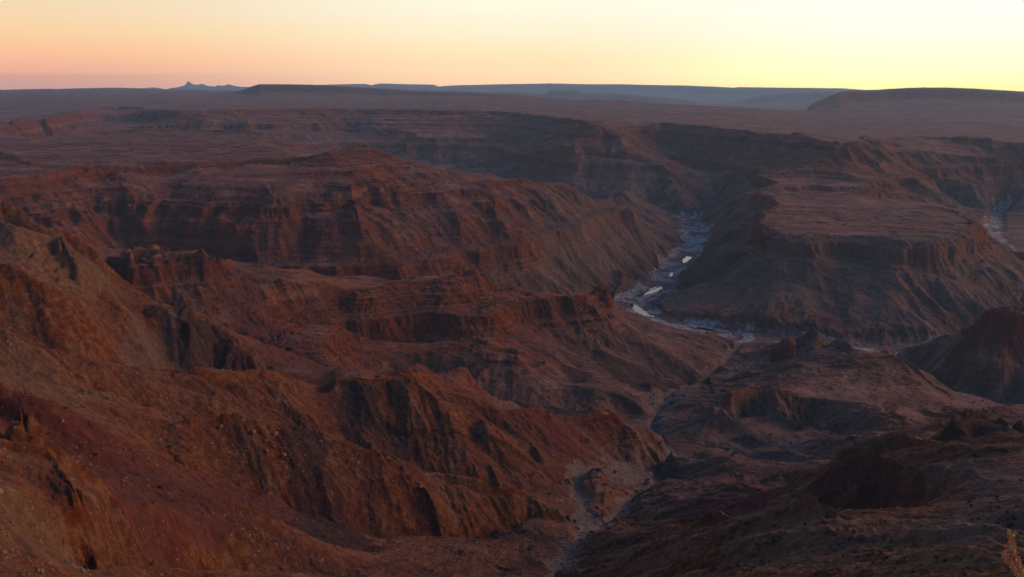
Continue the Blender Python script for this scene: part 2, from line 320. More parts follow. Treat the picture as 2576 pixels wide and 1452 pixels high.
LINES.append(DL([(1720, 1190, 850), (1780, 1180, 840), (1830, 1160, 850), (1900, 1180, 810), (1990, 1186, 780)], ext=False))
LINES.append(DL([(1670, 1262, 665), (1717, 1238, 685), (1784, 1207, 700), (1834, 1200, 700), (1918, 1213, 680), (1951, 1203, 670), (1985, 1226, 640), (2040, 1240, 600)], ext=False))
LINES.append(DL([(1850, 1220, 760), (1950, 1220, 740), (2040, 1210, 710), (2100, 1200, 690)], ext=False))
LINES.append(DL([(1560, 1345, 560), (1640, 1330, 580), (1717, 1312, 590), (1800, 1302, 580), (1870, 1325, 540), (1960, 1310, 520), (2050, 1300, 505)], ext=False))
LINES.append(DL([(1480, 1205, 775), (1520, 1200, 775), (1507, 1234, 725), (1512, 1268, 685), (1525, 1300, 645), (1534, 1328, 618)], ext=False))
LINES.append(DL([(2100, 1150, 590), (2112, 1130, 580), (2135, 1122, 575), (2202, 1107, 570), (2269, 1104, 560), (2302, 1113, 545), (2369, 1123, 520), (2436, 1130, 490), (2576, 1140, 455)]))
LINES.append(DL([(2085, 1200, 540), (2135, 1178, 530), (2200, 1180, 515), (2265, 1188, 495), (2386, 1195, 455), (2440, 1200, 435)], ext=False))
LINES.append(DL([(2058, 1282, 529), (2135, 1312, 515), (2219, 1322, 500), (2300, 1280, 475), (2386, 1230, 448)], ext=False))
LINES.append(DL([(2362, 1118, 660), (2393, 1082, 665), (2413, 1067, 670), (2453, 1063, 680), (2576, 1076, 680)]))
LINES.append(DL([(2350, 1130, 640), (2420, 1135, 610), (2576, 1150, 570)]))
LINES.append(DL([(1600, 1400, 425), (1717, 1345, 420), (1784, 1315, 415), (1858, 1318, 395), (1918, 1305, 375), (2001, 1285, 350), (2052, 1281, 340), (2102, 1294, 330), (2152, 1314, 325), (2219, 1328, 318), (2319, 1338, 305), (2420, 1290, 320), (2576, 1280, 300)]))
LINES.append(DL([(2090, 1320, 505), (2219, 1345, 485), (2330, 1330, 450)], ext=False))
LINES.append(DL([(2200, 1452, 215), (1900, 1452, 265), (1700, 1452, 340), (1560, 1440, 430), (1480, 1420, 490)], ext=False))
LINES.append(DL([(2200, 1452, 215), (2400, 1440, 190), (2576, 1400, 200)]))
LINES.append(DL([(900, 1540, 180), (1288, 1540, 180), (1800, 1540, 170), (2300, 1500, 130), (2576, 1470, 125), (3400, 1470, 125)], ext=False))

cap(far_rim[:14], 18, 24); cap(far_rim[14:25], 18, 24); cap(far_rim[28:32], 16, 22); cap(far_rim[35:], 16, 22)
cap(left_rim, 9, 23); cap(far_bench, 14, 20); cap(far_bench2, 14, 24)
# --- plain beyond the far rim
LINES.append(DL([(-900, 229, 15000), (0, 229, 15000), (127, 225, 14000), (287, 220, 13500), (435, 225, 13000), (600, 229, 12000), (760, 234, 10000), (900, 236, 9500), (1043, 238, 9000), (1193, 241, 8600), (1293, 243, 8200), (1360, 246, 8000), (1527, 252, 7600), (1717, 264, 7200), (1851, 272, 7000), (2001, 279, 6800), (2300, 290, 6600), (2576, 300, 6500), (3400, 320, 6500)], ext=False))
LINES.append([(-9000, 9000, -80), (-4000, 8000, -90)])
LINES.append([(r * math.sin(a), r * math.cos(a), z) for r, z in ((24000, -420),) for a in np.linspace(-0.85, 0.85, 12)])
LINES.append([(r * math.sin(a), r * math.cos(a), z) for r, z in ((70000, -900),) for a in np.linspace(-0.85, 0.85, 12)])
LINES.append([(r * math.sin(a), r * math.cos(a), z) for r, z in ((11000, -330),) for a in np.linspace(-0.05, 0.85, 12)])
# --- lip of the viewpoint and the slope right below it
for r, z in ((2.0, -1.75), (2.6, -1.75), (4.0, -2.9), (8, -5.8), (20, -14.8), (50, -38), (90, -70)):
    LINES.append([(r * math.sin(a), r * math.cos(a), z) for a in np.linspace(-0.9, 0.9, 24)])

# ------------------------------------------------------------------ base relief: a stretched membrane over the creases (polar grid)
TH0, TH1 = -0.86, 0.86
DC = 0.003
R0, R1 = 1.6, 72000.0
NT_, NR_ = int((TH1 - TH0) / DC) + 1, int(math.log(R1 / R0) / DC) + 1
def grid_ij(X, Y):
    th = np.arctan2(X, Y); r = np.hypot(X, Y)
    return (np.log(r / R0) / DC), (th - TH0) / DC
def raster(lines):
    s = np.zeros((NR_, NT_)); n = np.zeros((NR_, NT_))
    for L in lines:
        for a, b in zip(L[:-1], L[1:]):
            ia, ja = grid_ij(a[0], a[1]); ib, jb = grid_ij(b[0], b[1])
            k = int(max(abs(ib - ia), abs(jb - ja)) * 1.6) + 2
            u = np.linspace(0, 1, k)
            X = a[0] + (b[0] - a[0]) * u; Y = a[1] + (b[1] - a[1]) * u; Z = a[2] + (b[2] - a[2]) * u
            i, j = grid_ij(X, Y)
            i = np.rint(i).astype(int); j = np.rint(j).astype(int)
            ok = (i >= 0) & (i < NR_) & (j >= 0) & (j < NT_)
            np.add.at(s, (i[ok], j[ok]), Z[ok]); np.add.at(n, (i[ok], j[ok]), 1)
    return s, n
_I, _J = np.meshgrid(np.arange(NR_), np.arange(NT_), indexing='ij')
GR = R0 * np.exp(_I * DC); GT = TH0 + _J * DC
GX, GY = GR * np.sin(GT), GR * np.cos(GT)
def in_poly(poly, soft=False):
    p = [grid_ij(np.float64(q[0]), np.float64(q[1])) for q in poly]
    i0 = max(0, int(min(q[0] for q in p)) - 1); i1 = min(NR_, int(max(q[0] for q in p)) + 2)
    j0 = max(0, int(min(q[1] for q in p)) - 1); j1 = min(NT_, int(max(q[1] for q in p)) + 2)
    II = _I[i0:i1, j0:j1]; JJ = _J[i0:i1, j0:j1]
    ins = np.zeros(II.shape, bool)
    for (ay, ax), (by, bx) in zip(p, p[1:] + p[:1]):
        c = ((ay > II) != (by > II))
        with np.errstate(divide='ignore', invalid='ignore'):
            xx = (bx - ax) * (II - ay) / ((by - ay) if by != ay else 1e-9) + ax
        ins ^= c & (JJ < xx)
    m = np.zeros((NR_, NT_), bool); m[i0:i1, j0:j1] = ins
    return m

s_, n_ = raster(LINES)
for poly in POLYS:
    m = in_poly(poly) & (n_ == 0)
    zz = np.mean([q[2] for q in poly])
    s_[m] = zz; n_[m] = 1
    ps, pn = raster([poly + poly[:1]])
    s_ += ps; n_ += pn
def solve(s, n, lev=0):
    H, W = s.shape
    val = np.where(n > 0, s / np.maximum(n, 1), 0); fix = n > 0
    if min(H, W) <= 6:
        z = np.full((H, W), val[fix].mean() if fix.any() else 0.0); it = 300
    else:
        Hp, Wp = H + H % 2, W + W % 2
        vs = np.zeros((Hp, Wp)); vn = np.zeros((Hp, Wp)); vs[:H, :W] = np.where(fix, val, 0); vn[:H, :W] = fix
        cs = vs.reshape(Hp // 2, 2, Wp // 2, 2).sum((1, 3)); cn = vn.reshape(Hp // 2, 2, Wp // 2, 2).sum((1, 3))
        zc = solve(cs, cn, lev + 1)
        z = np.repeat(np.repeat(zc, 2, 0), 2, 1)[:H, :W]
        it = 50 if lev == 0 else 80
    z = np.where(fix, val, z)
    for _ in range(it):
        p = np.pad(z, 1, mode='edge')
        q = 0.25 * (p[:-2, 1:-1] + p[2:, 1:-1] + p[1:-1, :-2] + p[1:-1, 2:])
        z = np.where(fix, val, q)
    return z
ZB = solve(s_, n_)
def blur(a, k=1):
    for _ in range(k):
        p = np.pad(a, 1, mode='edge')
        a = (p[:-2, 1:-1] + p[2:, 1:-1] + p[1:-1, :-2] + p[1:-1, 2:] + 2 * a) / 6
    return a
ZB = blur(ZB, 2)

# ------------------------------------------------------------------ noise tools
_rng = np.random.RandomState(11)
_TB = _rng.rand(8192, 2).astype(np.float32)
_ANG = (_TB[:, 0] * 2 * np.pi); _GC = np.cos(_ANG).astype(np.float32); _GS = np.sin(_ANG).astype(np.float32)
def _h(ix, iy, s):
    return ((ix * 73856093) ^ (iy * 19349663) ^ (s * 83492791)) & 8191
def gnoise(x, y, s=0):
    ix = np.floor(x).astype(np.int64); iy = np.floor(y).astype(np.int64)
    fx = (x - ix).astype(np.float32); fy = (y - iy).astype(np.float32)
    u = fx * fx * fx * (fx * (fx * 6 - 15) + 10); v = fy * fy * fy * (fy * (fy * 6 - 15) + 10)
    def g(dx, dy):
        h = _h(ix + dx, iy + dy, s)
        return _GC[h] * (fx - dx) + _GS[h] * (fy - dy)
    a = g(0, 0); b = g(1, 0); c = g(0, 1); d = g(1, 1)
    return (a + (b - a) * u + (c - a) * v + (a - b - c + d) * u * v) * 1.5
def fbm(x, y, o=4, s=0, gain=0.5):
    r = 0; a = 1.0; t = 0
    for k in range(o):
        r = r + a * gnoise(x * 2 ** k + 17.3 * k, y * 2 ** k - 9.1 * k, s + k); t += a; a *= gain
    return r / t
def ridged(x, y, o=4, s=0, gain=0.5):
    r = 0; a = 1.0; t = 0
    for k in range(o):
        r = r + a * (1 - 2 * np.abs(gnoise(x * 2 ** k + 17.3 * k, y * 2 ** k - 9.1 * k, s + k))); t += a; a *= gain
    return r / t
def eros(x, y, dx, dy, s):
    """one octave of gullies: waves whose phase runs along (dx,dy); returns height and its derivative"""
    ix = np.floor(x).astype(np.int64); iy = np.floor(y).astype(np.int64)
    fx = (x - ix).astype(np.float32); fy = (y - iy).astype(np.float32)
    H = np.zeros(x.shape, np.float32); A = np.zeros_like(H); B = np.zeros_like(H); W = np.zeros_like(H)
    for i in (-1, 0, 1):
        for j in (-1, 0, 1):
            h = _h(ix + i, iy + j, s)
            px = fx - i - _TB[h, 0]; py = fy - j - _TB[h, 1]
            w = np.exp(-2.2 * (px * px + py * py))
            ph = (px * dx + py * dy) * 6.2832
            c = np.cos(ph) * w; sn = -np.sin(ph) * w
            H += c; A += sn * dx; B += sn * dy; W += w
    W = np.maximum(W, 1e-4)
    return H / W, A / W, B / W
def sstep(x, a, b):
    t = np.clip((x - a) / (b - a), 0, 1)
    return t * t * (3 - 2 * t)

# ------------------------------------------------------------------ masks on the base grid
def seg_dist(path, X, Y):
    d = np.full(X.shape, 1e9)
    for a, b in zip(path[:-1], path[1:]):
        vx, vy = b[0] - a[0], b[1] - a[1]; L2 = vx * vx + vy * vy + 1e-9
        t = np.clip(((X - a[0]) * vx + (Y - a[1]) * vy) / L2, 0, 1)
        d = np.minimum(d, np.hypot(X - a[0] - t * vx, Y - a[1] - t * vy))
    return d
def pmask(polys, k=3):
    m = np.zeros((NR_, NT_))
    for p in polys:
        m = np.maximum(m, in_poly(p).astype(float))
    return blur(m, k)
gravel = pmask([DL([(1615, 1005, 1120), (1690, 985, 1180), (1770, 972, 1215), (1730, 1030, 1120), (1700, 1085, 1040), (1650, 1120, 985), (1600, 1085, 1030)], ext=False), DL([(1430, 1195, 790), (1600, 1180, 860), (1690, 1190, 880), (1600, 1225, 800), (1440, 1215, 770)], ext=False), DL([(1380, 1452, 480), (1400, 1380, 520), (1450, 1370, 560), (1480, 1420, 520), (1440, 1470, 470)], ext=False)], 4)
_sel = (GR > 250) & (GR < 5200)
DRIV = np.full(GX.shape, 1e4); DSTR = np.full(GX.shape, 1e4)
DRIV[_sel] = seg_dist(RIVER, GX[_sel], GY[_sel])
_s2 = (GR > 250) & (GR < 1700)
DSTR[_s2] = np.minimum.reduce([seg_dist(p, GX[_s2], GY[_s2]) for p in (stream1, stream2, stream3)])

# country without horizontal beds: the left foreground and the right foreground
nobeds = pmask([DL([(-900, 520, 1000), (0, 520, 1000), (330, 760, 960), (600, 900, 890), (860, 960, 880), (1160, 1010, 900), (1380, 1050, 900), (1440, 1180, 760), (1700, 1300, 600), (2080, 1200, 600), (2300, 1060, 640), (2576, 1060, 700), (3400, 1060, 700), (3400, 1560, 60), (-900, 1560, 60)], ext=False)], 12)
craggy = pmask([
    DL([(-100, 1020, 420), (90, 1030, 320), (90, 1090, 290), (-100, 1090, 260)], ext=False), DL([(-300, 1125, 260), (60, 1130, 245), (140, 1160, 248), (210, 1250, 235), (200, 1310, 222), (60, 1255, 200), (-300, 1240, 180)], ext=False),
    DL([(60, 640, 760), (250, 650, 835), (350, 770, 850), (200, 775, 740), (60, 720, 700)], ext=False),
    DL([(450, 790, 830), (590, 850, 850), (720, 980, 790), (560, 980, 760), (450, 950, 760)], ext=False),
    DL([(2070, 1180, 545), (2200, 1175, 520), (2390, 1188, 460), (2390, 1235, 432), (2219, 1325, 465), (2050, 1290, 512)], ext=False), DL([(1795, 1020, 1040), (1911, 975, 1060), (2120, 1000, 1030), (2110, 1090, 960), (1951, 1060, 1015), (1790, 1095, 1000)], ext=False),
    DL([(2395, 850, 1240), (2576, 830, 1210), (2800, 840, 1200), (2800, 940, 1150), (2440, 920, 1180)], ext=False),
    DL([(240, 950, 600), (440, 965, 680), (430, 1066, 600), (240, 1030, 570)], ext=False)], 5)
mesaz = pmask([PL([(-900, 425, -165), (300, 414, -165), (300, 500, -220), (250, 600, -290), (-900, 620, -290)], ext=False), PL([(-900, 270, -120), (380, 262, -120), (330, 320, -205), (-900, 345, -210)], ext=False), PL([(1880, 440, -300), (1990, 430, -300), (2480, 500, -320), (2560, 640, -380), (2560, 700, -420), (2470, 690, -360), (2250, 715, -360), (2050, 705, -360), (1900, 690, -360), (1860, 600, -360)], ext=False)], 8)
# dark dyke rock and dark red scree, as they lie on the ground
dark = pmask([
    DL([(455, 790, 826), (500, 800, 840), (560, 850, 840), (620, 900, 830), (650, 975, 770), (580, 970, 760), (530, 930, 775), (470, 950, 740), (450, 880, 780)], ext=False),
    DL([(1500, 905, 1240), (1560, 900, 1250), (1640, 935, 1220), (1720, 950, 1220), (1748, 972, 1200), (1640, 1012, 1110), (1560, 985, 1150), (1500, 935, 1200)], ext=False),
    DL([(2362, 1118, 655), (2393, 1082, 665), (2413, 1067, 690), (2576, 1066, 700), (2700, 1070, 700), (2700, 1140, 600), (2576, 1140, 600), (2430, 1132, 620)], ext=False),
    DL([(845, 985, 778), (900, 985, 775), (950, 1080, 700), (1010, 1150, 640), (930, 1150, 630), (860, 1100, 660)], ext=False),
    DL([(1390, 925, 1180), (1500, 955, 1160), (1480, 970, 1140), (1400, 975, 1120)], ext=False),
    DL([(720, 1090, 600), (790, 1100, 600), (900, 1230, 540), (960, 1300, 510), (870, 1320, 480), (740, 1290, 460)], ext=False),
    DL([(900, 1000, 780), (960, 990, 780), (1100, 1180, 660), (1040, 1160, 650)], ext=False),
    ], 3)
maroon = pmask([
    DL([(2395, 850, 1240), (2500, 800, 1240), (2576, 800, 1210), (3000, 800, 1200), (3000, 930, 1150), (2440, 910, 1180)], ext=False),
    DL([(590, 705, 1150), (650, 740, 1200), (860, 930, 960), (1000, 975, 940), (860, 965, 850), (700, 900, 860), (520, 800, 1000)], ext=False),
    DL([(0, 1010, 420), (480, 1080, 500), (620, 1260, 430), (400, 1280, 320), (0, 1120, 300)], ext=False),
    DL([(2080, 1190, 545), (2200, 1185, 520), (2380, 1195, 460), (2386, 1230, 432), (2219, 1322, 465), (2058, 1282, 512)], ext=False),
    DL([(1260, 1050, 820), (1420, 1070, 880), (1470, 1170, 780), (1400, 1180, 750)], ext=False),
    DL([(1700, 1240, 640), (1840, 1200, 655), (1990, 1225, 620), (1900, 1290, 520), (1700, 1300, 520)], ext=False),
    DL([(0, 1030, 420), (100, 1020, 430), (550, 1060, 520), (900, 1140, 570), (850, 1300, 470), (600, 1250, 430)], ext=False),
    ], 8)
tan = pmask([
    DL([(2240, 1340, 330), (2420, 1280, 330), (2576, 1300, 290), (3000, 1300, 280), (3000, 1500, 130), (2200, 1470, 200)], ext=False),
    DL([(-300, 530, 800), (0, 536, 800), (120, 576, 815), (250, 645, 840), (354, 767, 850), (250, 760, 760), (100, 730, 700), (-300, 700, 690)], ext=False),
    DL([(1340, 940, 1100), (1400, 980, 1085), (1500, 980, 1085), (1600, 1020, 1065), (1560, 1040, 1020), (1380, 1030, 1000)], ext=False),
    DL([(-300, 1235, 190), (60, 1250, 200), (180, 1320, 210), (260, 1452, 185), (-300, 1560, 110)], ext=False),
    DL([(560, 705, 1150), (600, 712, 1190), (700, 760, 1180), (640, 810, 1130)], ext=False),
    DL([(-100, 850, 520), (110, 905, 540), (300, 990, 540), (100, 1000, 430), (-100, 960, 420)], ext=False),
    DL([(1850, 1320, 400), (2052, 1281, 342), (2219, 1328, 318), (2100, 1452, 220), (1800, 1452, 300)], ext=False),
    ], 8)
grey = pmask([
    DL([(1804, 1092, 1000), (1880, 1070, 1035), (2018, 1088, 1010), (2052, 1173, 825), (1834, 1145, 935)], ext=False),
    DL([(300, 780, 780), (480, 782, 830), (560, 860, 840), (500, 960, 720), (330, 860, 700)], ext=False),
    DL([(2300, 900, 1150), (2576, 940, 1150), (3000, 940, 1150), (3000, 1060, 850), (2460, 1060, 930)], ext=False),
    DL([(2300, 1150, 500), (2576, 1170, 430), (3300, 1170, 430), (3300, 1400, 200), (2500, 1400, 200), (2320, 1337, 305), (2450, 1240, 400)], ext=False),
    PL([(1640, 690, -434), (1900, 640, -345), (2470, 640, -345), (2700, 700, -434), (2360, 870, -434), (1650, 785, -434)], ext=False),
    PL([(1450, 470, -400), (1640, 470, -380), (1700, 560, -434), (1690, 650, -434), (1500, 740, -434), (1350, 720, -400)], ext=False),
    ], 10)

# ------------------------------------------------------------------ final sheet
def spacing():
    segs = [(2.2, 60, 60), (60, 180, 120), (180, 450, 420), (450, 1700, 1150), (1700, 3000, 420), (3000, 5200, 330), (5200, 9000, 130), (9000, 16000, 90), (16000, 70000, 60)]
    r = []
    for a, b, n in segs:
        n = max(8, int(n * QUAL))
        r.append(np.exp(np.linspace(math.log(a), math.log(b), n, endpoint=False)))
    r.append(np.array([70000.0]))
    R = np.concatenate(r)
    l = np.log(R); k = 9
    ls = np.convolve(np.pad(l, k, mode='reflect', reflect_type='odd'), np.ones(2 * k + 1) / (2 * k + 1), 'valid')
    return np.exp(ls)
Rr = spacing()
nth = int(1250 * QUAL)
Th = np.concatenate([np.linspace(-0.84, -0.60, 50, endpoint=False), np.linspace(-0.60, 0.60, nth, endpoint=False), np.linspace(0.60, 0.84, 50)])
RR, TT = np.meshgrid(Rr, Th, indexing='ij')
X = RR * np.sin(TT); Y = RR * np.cos(TT)
def samp(A, Xq, Yq):
    i, j = grid_ij(Xq, Yq)
    i = np.clip(i, 0, NR_ - 1.001); j = np.clip(j, 0, NT_ - 1.001)
    i0 = i.astype(int); j0 = j.astype(int); fi = i - i0; fj = j - j0
    return (A[i0, j0] * (1 - fi) * (1 - fj) + A[i0 + 1, j0] * fi * (1 - fj) + A[i0, j0 + 1] * (1 - fi) * fj + A[i0 + 1, j0 + 1] * fi * fj)
# the column of flat beds: thickness, hardness and colour of each
_rb = np.random.RandomState(3)
bs, bd, bm_, bh, bc = [-900.0], [-900.0], [], [], []
zc = -364.0
special = {-344: (44, 0.9, 0.25), -236: (24, 0.8, 0.35), -182: (15, 0.9, 0.15)}
while zc < -60:
    th = _rb.uniform(5, 15); hd = _rb.choice([0.1, 0.25, 0.5, 0.8]) ; cl = _rb.rand()
    for k_, (T_, H_, C_) in special.items():
        if zc <= k_ < zc + th: th, hd, cl = T_, H_, C_
    bs += [zc, zc + th * 0.5 * (1 - hd * 0.55)]
    bd += [zc, zc + th * (0.5 * (1 - hd * 0.55) + 0.0)]
    # the riser: a short run of slope takes most of the rise
    bs += [zc + th * (0.5 * (1 - hd * 0.55) + 0.22)]; bd += [zc + th * (0.5 * (1 - hd * 0.55) + 0.22 + hd * 0.42)]
    bm_ += [zc + th * 0.15, zc + th * 0.5, zc + th * 0.85]; bh += [hd * 0.3, hd, hd]; bc += [cl, cl, cl]
    zc += th
bs += [zc, 900.0]; bd += [zc, 900.0]
BED_S, BED_D = np.array(bs), np.maximum.accumulate(np.minimum(np.array(bd), np.append(np.array(bs)[1:], 900.0) + 3.0))
BED_M, BED_H, BED_C = np.array(bm_), np.array(bh), np.array(bc)
def height(X, Y, full=True):
    """relief at world positions; returns height and the masks the ground material reads"""
    R = np.hypot(X, Y)
    # small bends so creases are not straight
    wamp = np.clip(R * 0.004, 0.2, 9.0)
    wamp = wamp + 11 * samp(mesaz, X, Y)
    k1 = fbm(X / 60, Y / 60, 3, 5); k2 = fbm(X / 60 + 40, Y / 60 + 7, 3, 9)
    k3 = fbm(X / 14, Y / 14, 2, 25); k4 = fbm(X / 14 + 40, Y / 14 + 7, 2, 29)
    Xw = X + wamp * (k1 + 0.3 * k3); Yw = Y + wamp * (k2 + 0.3 * k4)
    z = samp(ZB, Xw, Yw)
    e = np.clip(R * 0.006, 1.0, 40)
    gx = (samp(ZB, Xw + e, Yw) - samp(ZB, Xw - e, Yw)) / (2 * e)
    gy = (samp(ZB, Xw, Yw + e) - samp(ZB, Xw, Yw - e)) / (2 * e)
    g = np.hypot(gx, gy)
    driv = samp(DRIV, X, Y) + 10 * k1 + 4 * k3 + 16 * sstep(X, 1000, 1250); dstr = samp(DSTR, X, Y) + 2.5 * k3
    nb = samp(nobeds, X, Y)
    bedr = 1 - sstep(driv + 26 * fbm(X / 110, Y / 110, 3, 33) + 8 * k3, 22, 56); beds = 1 - sstep(dstr + 16 * k1 + 4 * k3, 2, 11)
    act = sstep(g, 0.05, 0.45) * (1 - bedr) * (1 - 0.85 * beds) * sstep(R, 40, 120)
    calm = samp(mesaz, X, Y)
    irr = np.clip(0.85 + 1.3 * fbm(X / 210, Y / 210, 3, 21), 0.25, 1.6)
    zrel = z - 0.012 * np.clip(Y - 1700, -700, 2400)
    gam = irr * (1 - 0.75 * calm) * (nb + (1 - nb) * (0.2 + 0.95 * sstep(-zrel, 172, 215)) * (1 - 0.45 * sstep(zrel, -352, -340) * (1 - sstep(zrel, -300, -290))))
    # gullies and ribs that run down the slopes
    inv = 1 / np.maximum(g, 1e-3); m = np.minimum(1.0, g * 2.5)
    h = np.zeros(X.shape, np.float32); hx = np.zeros_like(h); hy = np.zeros_like(h)
    first = None
    amp_s = np.clip(R / 1400, 0.45, 1.25)
    wls = [170, 82, 40, 19, 9, 4.5]
    lim = [9000, 9000, 6000, 3800, 1900, 800]
    for k, (w, lm) in enumerate(zip(wls, lim)):
        sel = (act > 0.01) & (R < lm) & (R > (60 if w < 60 else 120))
        if k == 0: sel &= R > 700
        if not sel.any(): continue
        fx = gx[sel] + 0.75 * hx[sel]; fy = gy[sel] + 0.75 * hy[sel]
        q = np.maximum(np.hypot(fx, fy), 1e-3)
        mm = np.minimum(1.0, q * 2.0)
        dx = (-fy / q * mm).astype(np.float32); dy = (fx / q * mm).astype(np.float32)
        a, b, c = eros(X[sel] / w, Y[sel] / w, dx, dy, 40 + k)
        a = 1 - 2 * np.power(np.clip((1 - a) / 2, 0, 1), 0.65) + 0.25
        amp = w * (0.105, 0.105, 0.095, 0.085, 0.08, 0.08)[k] * np.clip((R[sel] - w * 1.5) / (w * 3.5), 0, 1)
        h[sel] += a * amp; hx[sel] += b * amp / w * 3; hy[sel] += c * amp / w * 3
    gully = h.copy()
    streak = np.zeros(X.shape, np.float32)
    gg = np.maximum(g, 1e-3)
    for k, w, lm, am in ((0, 30, 5500, 0.5), (1, 13, 3400, 0.5), (2, 5.5, 2300, 0.45), (3, 2.6, 1100, 0.35)):
        sel = (g > 0.06) & (R < lm) & (R > 90)
        fx = gx[sel] + 0.45 * hx[sel]; fy = gy[sel] + 0.45 * hy[sel]; q = np.maximum(np.hypot(fx, fy), 1e-3)
        a, b, c = eros(X[sel] / w, Y[sel] / w, (-fy / q).astype(np.float32), (fx / q).astype(np.float32), 300 + k)
        streak[sel] += am * a
    z = z + h * act * gam
    # general roughness
    rr = ridged(X / 55, Y / 55, 4, 60, 0.55)
    rough = fbm(X / 120, Y / 120, 3, 70) * 9 * sstep(R, 300, 1500) + rr * np.clip(R / 150, 0, 1) ** 1.5 * (3.0 - 1.5 * nb) + ridged(X / 9, Y / 9, 3, 80, 0.6) * 0.9 * sstep(R, 30, 100)
    z = z + rough * (0.10 + 0.9 * act)
    flat = (1 - sstep(g, 0.02, 0.15)) * sstep(R, 1500, 2200) * (1 - bedr)
    und = fbm(X / 420, Y / 600, 4, 90, 0.6) * 7 + fbm(X / 900, Y / 1400, 3, 95) * 12 * sstep(R, 3500, 5500)
    st = 5.0
    un = und / st; fr = un - np.floor(un)
    und2 = (np.floor(un) + sstep(fr, 0.25, 0.55)) * st
    z = z + flat * und2 * np.where(R < 3400, 0.25, 1.0)
    z = z - (1 - sstep(g, 0.02, 0.12)) * sstep(R, 1300, 1600) * (1 - sstep(R, 3600, 4200)) * (1 - bedr) * (sstep(ridged(X / 95 + k1, Y / 95, 3, 620), 0.35, 0.95) * 3.2 + fbm(X / 40, Y / 40, 3, 630) * 1.2)
    # hard beds stand as cliffs, soft beds lie back (upper, flat-bedded rock only)
    dip = 0.012 * np.clip(Y - 1700, -700, 2400)
    cren = ridged(X / 24, Y / 24, 3, 110, 0.6)
    zs = z - dip + 1.2 * k1 + 2.4 * cren
    off = np.interp(zs, BED_S, BED_D) - zs
    zs = zs - 2.4 * cren
    patch = sstep(fbm(X / 150 + 3, Y / 150, 2, 120), -0.25, 0.25)
    zq = z - dip + 6.0 * np.sin(z / 16.0) + 3.0 * np.sin(z / 6.1 + 1.0)
    lz = zq / 8.5 + 0.30 * k1 + 0.12 * cren; lf = lz - np.floor(lz); lh = gnoise(np.floor(lz) * 3.7, X * 0 + 0.5, 600)
    ledge = (sstep(lf, 0.30, 0.48) - lf) * 7.5 * np.clip(0.35 + 1.4 * lh, 0, 0.8)
    bedded = (1 - nb) * sstep(zs, -372, -350) * sstep(R, 750, 1000) * (1 - bedr) * (1 - beds)
    bedded = bedded * (0.2 + 0.8 * sstep(g, 0.03, 0.25))
    hard = np.interp(zs, BED_M, BED_H); bcol = np.interp(zs, BED_M, BED_C)
    z = z + bedded * (off * (0.72 + 0.28 * patch) + ledge * act)
    # crags in the unbedded country
    nr = sstep(R, 350, 520)
    cr = ridged(X / 34 + 0.4 * k1, Y / 34 + 0.4 * k2, 4, 140, 0.6) * nr + ridged(X / 11, Y / 11, 4, 145, 0.6) * (1 - nr)
    crag = sstep(cr, 0.25, 0.75) * sstep(fbm(X / 90, Y / 90, 2, 150), -0.1, 0.3)
    z = z + act * sstep(R, 500, 900) * samp(craggy, X, Y) * (np.abs(gnoise(X / 9, Y / 16, 190)) * 5.0 - 1.5)
    z = z + sstep(g, 0.06, 0.2) * (1 - bedr) * (1 - beds) * ridged(X / 21, Y / 21, 4, 195, 0.62) * 1.3 * sstep(R, 250, 600) * (1 - sstep(R, 3000, 4000))
    z = z + nb * act * crag * (1.2 + 3.0 * samp(craggy, X, Y) * (0.4 + 0.6 * nr)) * np.clip(R / 500, 0.4, 1.2)
    z = z + nb * act * (ridged(X / 6, Y / 6, 4, 160, 0.65) * 0.75 + np.abs(gnoise(X / 2.2, Y / 2.2, 166)) * 0.45) * sstep(R, 60, 140) * (1 - sstep(R, 900, 1200))
    z = z + (1 - nb) * act * ridged(X / 8, Y / 8, 3, 168, 0.65) * 0.9 * (1 - sstep(R, 2500, 3500))
    # beds of the river and the side stream
    z = np.where(bedr > 0, z * (1 - bedr) + (RZ + 1.0 + 2.2 * fbm(X / 18, Y / 18, 3, 170) + 1.3 * ridged(X / 7, Y / 7, 2, 175)) * bedr, z)
    z = z - 1.0 * beds + beds * fbm(X / 3, Y / 3, 2, 180) * 0.7
    return z, dict(bedr=bedr, beds=beds, nb=nb, act=act, gully=gully, crag=crag, bedded=bedded, zs=zs, streak=streak, hard=hard, bcol=bcol)

def mesh_grid(name, X, Y, Z, keep=None):
    H, W = X.shape
    idx = np.arange(H * W, dtype=np.int32).reshape(H, W)
    q = np.stack([idx[:-1, :-1], idx[:-1, 1:], idx[1:, 1:], idx[1:, :-1]], -1).reshape(-1, 4)
    if keep is not None:
        q = q[keep.reshape(-1)]
    used = np.unique(q) if keep is not None else None
    co = np.stack([X, Y, Z], -1).reshape(-1, 3).astype(np.float32)
    if used is not None:
        remap = np.full(H * W, -1, np.int32); remap[used] = np.arange(len(used), dtype=np.int32)
        q = remap[q]; co = co[used]
    q = q[:, ::-1]
    me = bpy.data.meshes.new(name)
    me.vertices.add(len(co)); me.vertices.foreach_set('co', co.ravel())
    me.loops.add(q.size); me.loops.foreach_set('vertex_index', np.ascontiguousarray(q).ravel())
    me.polygons.add(len(q)); me.polygons.foreach_set('loop_start', np.arange(0, q.size, 4, dtype=np.int32))
    me.polygons.foreach_set('use_smooth', np.ones(len(q), bool))
    me.update(calc_edges=True)
    o = bpy.data.objects.new(name, me); C.objects.link(o)
    return o, used
def attr(me, name, arr, used):
    a = me.attributes.new(name, 'FLOAT', 'POINT')
    v = arr.reshape(-1).astype(np.float32)
    a.data.foreach_set('value', v if used is None else v[used])

Z, M = height(X, Y)

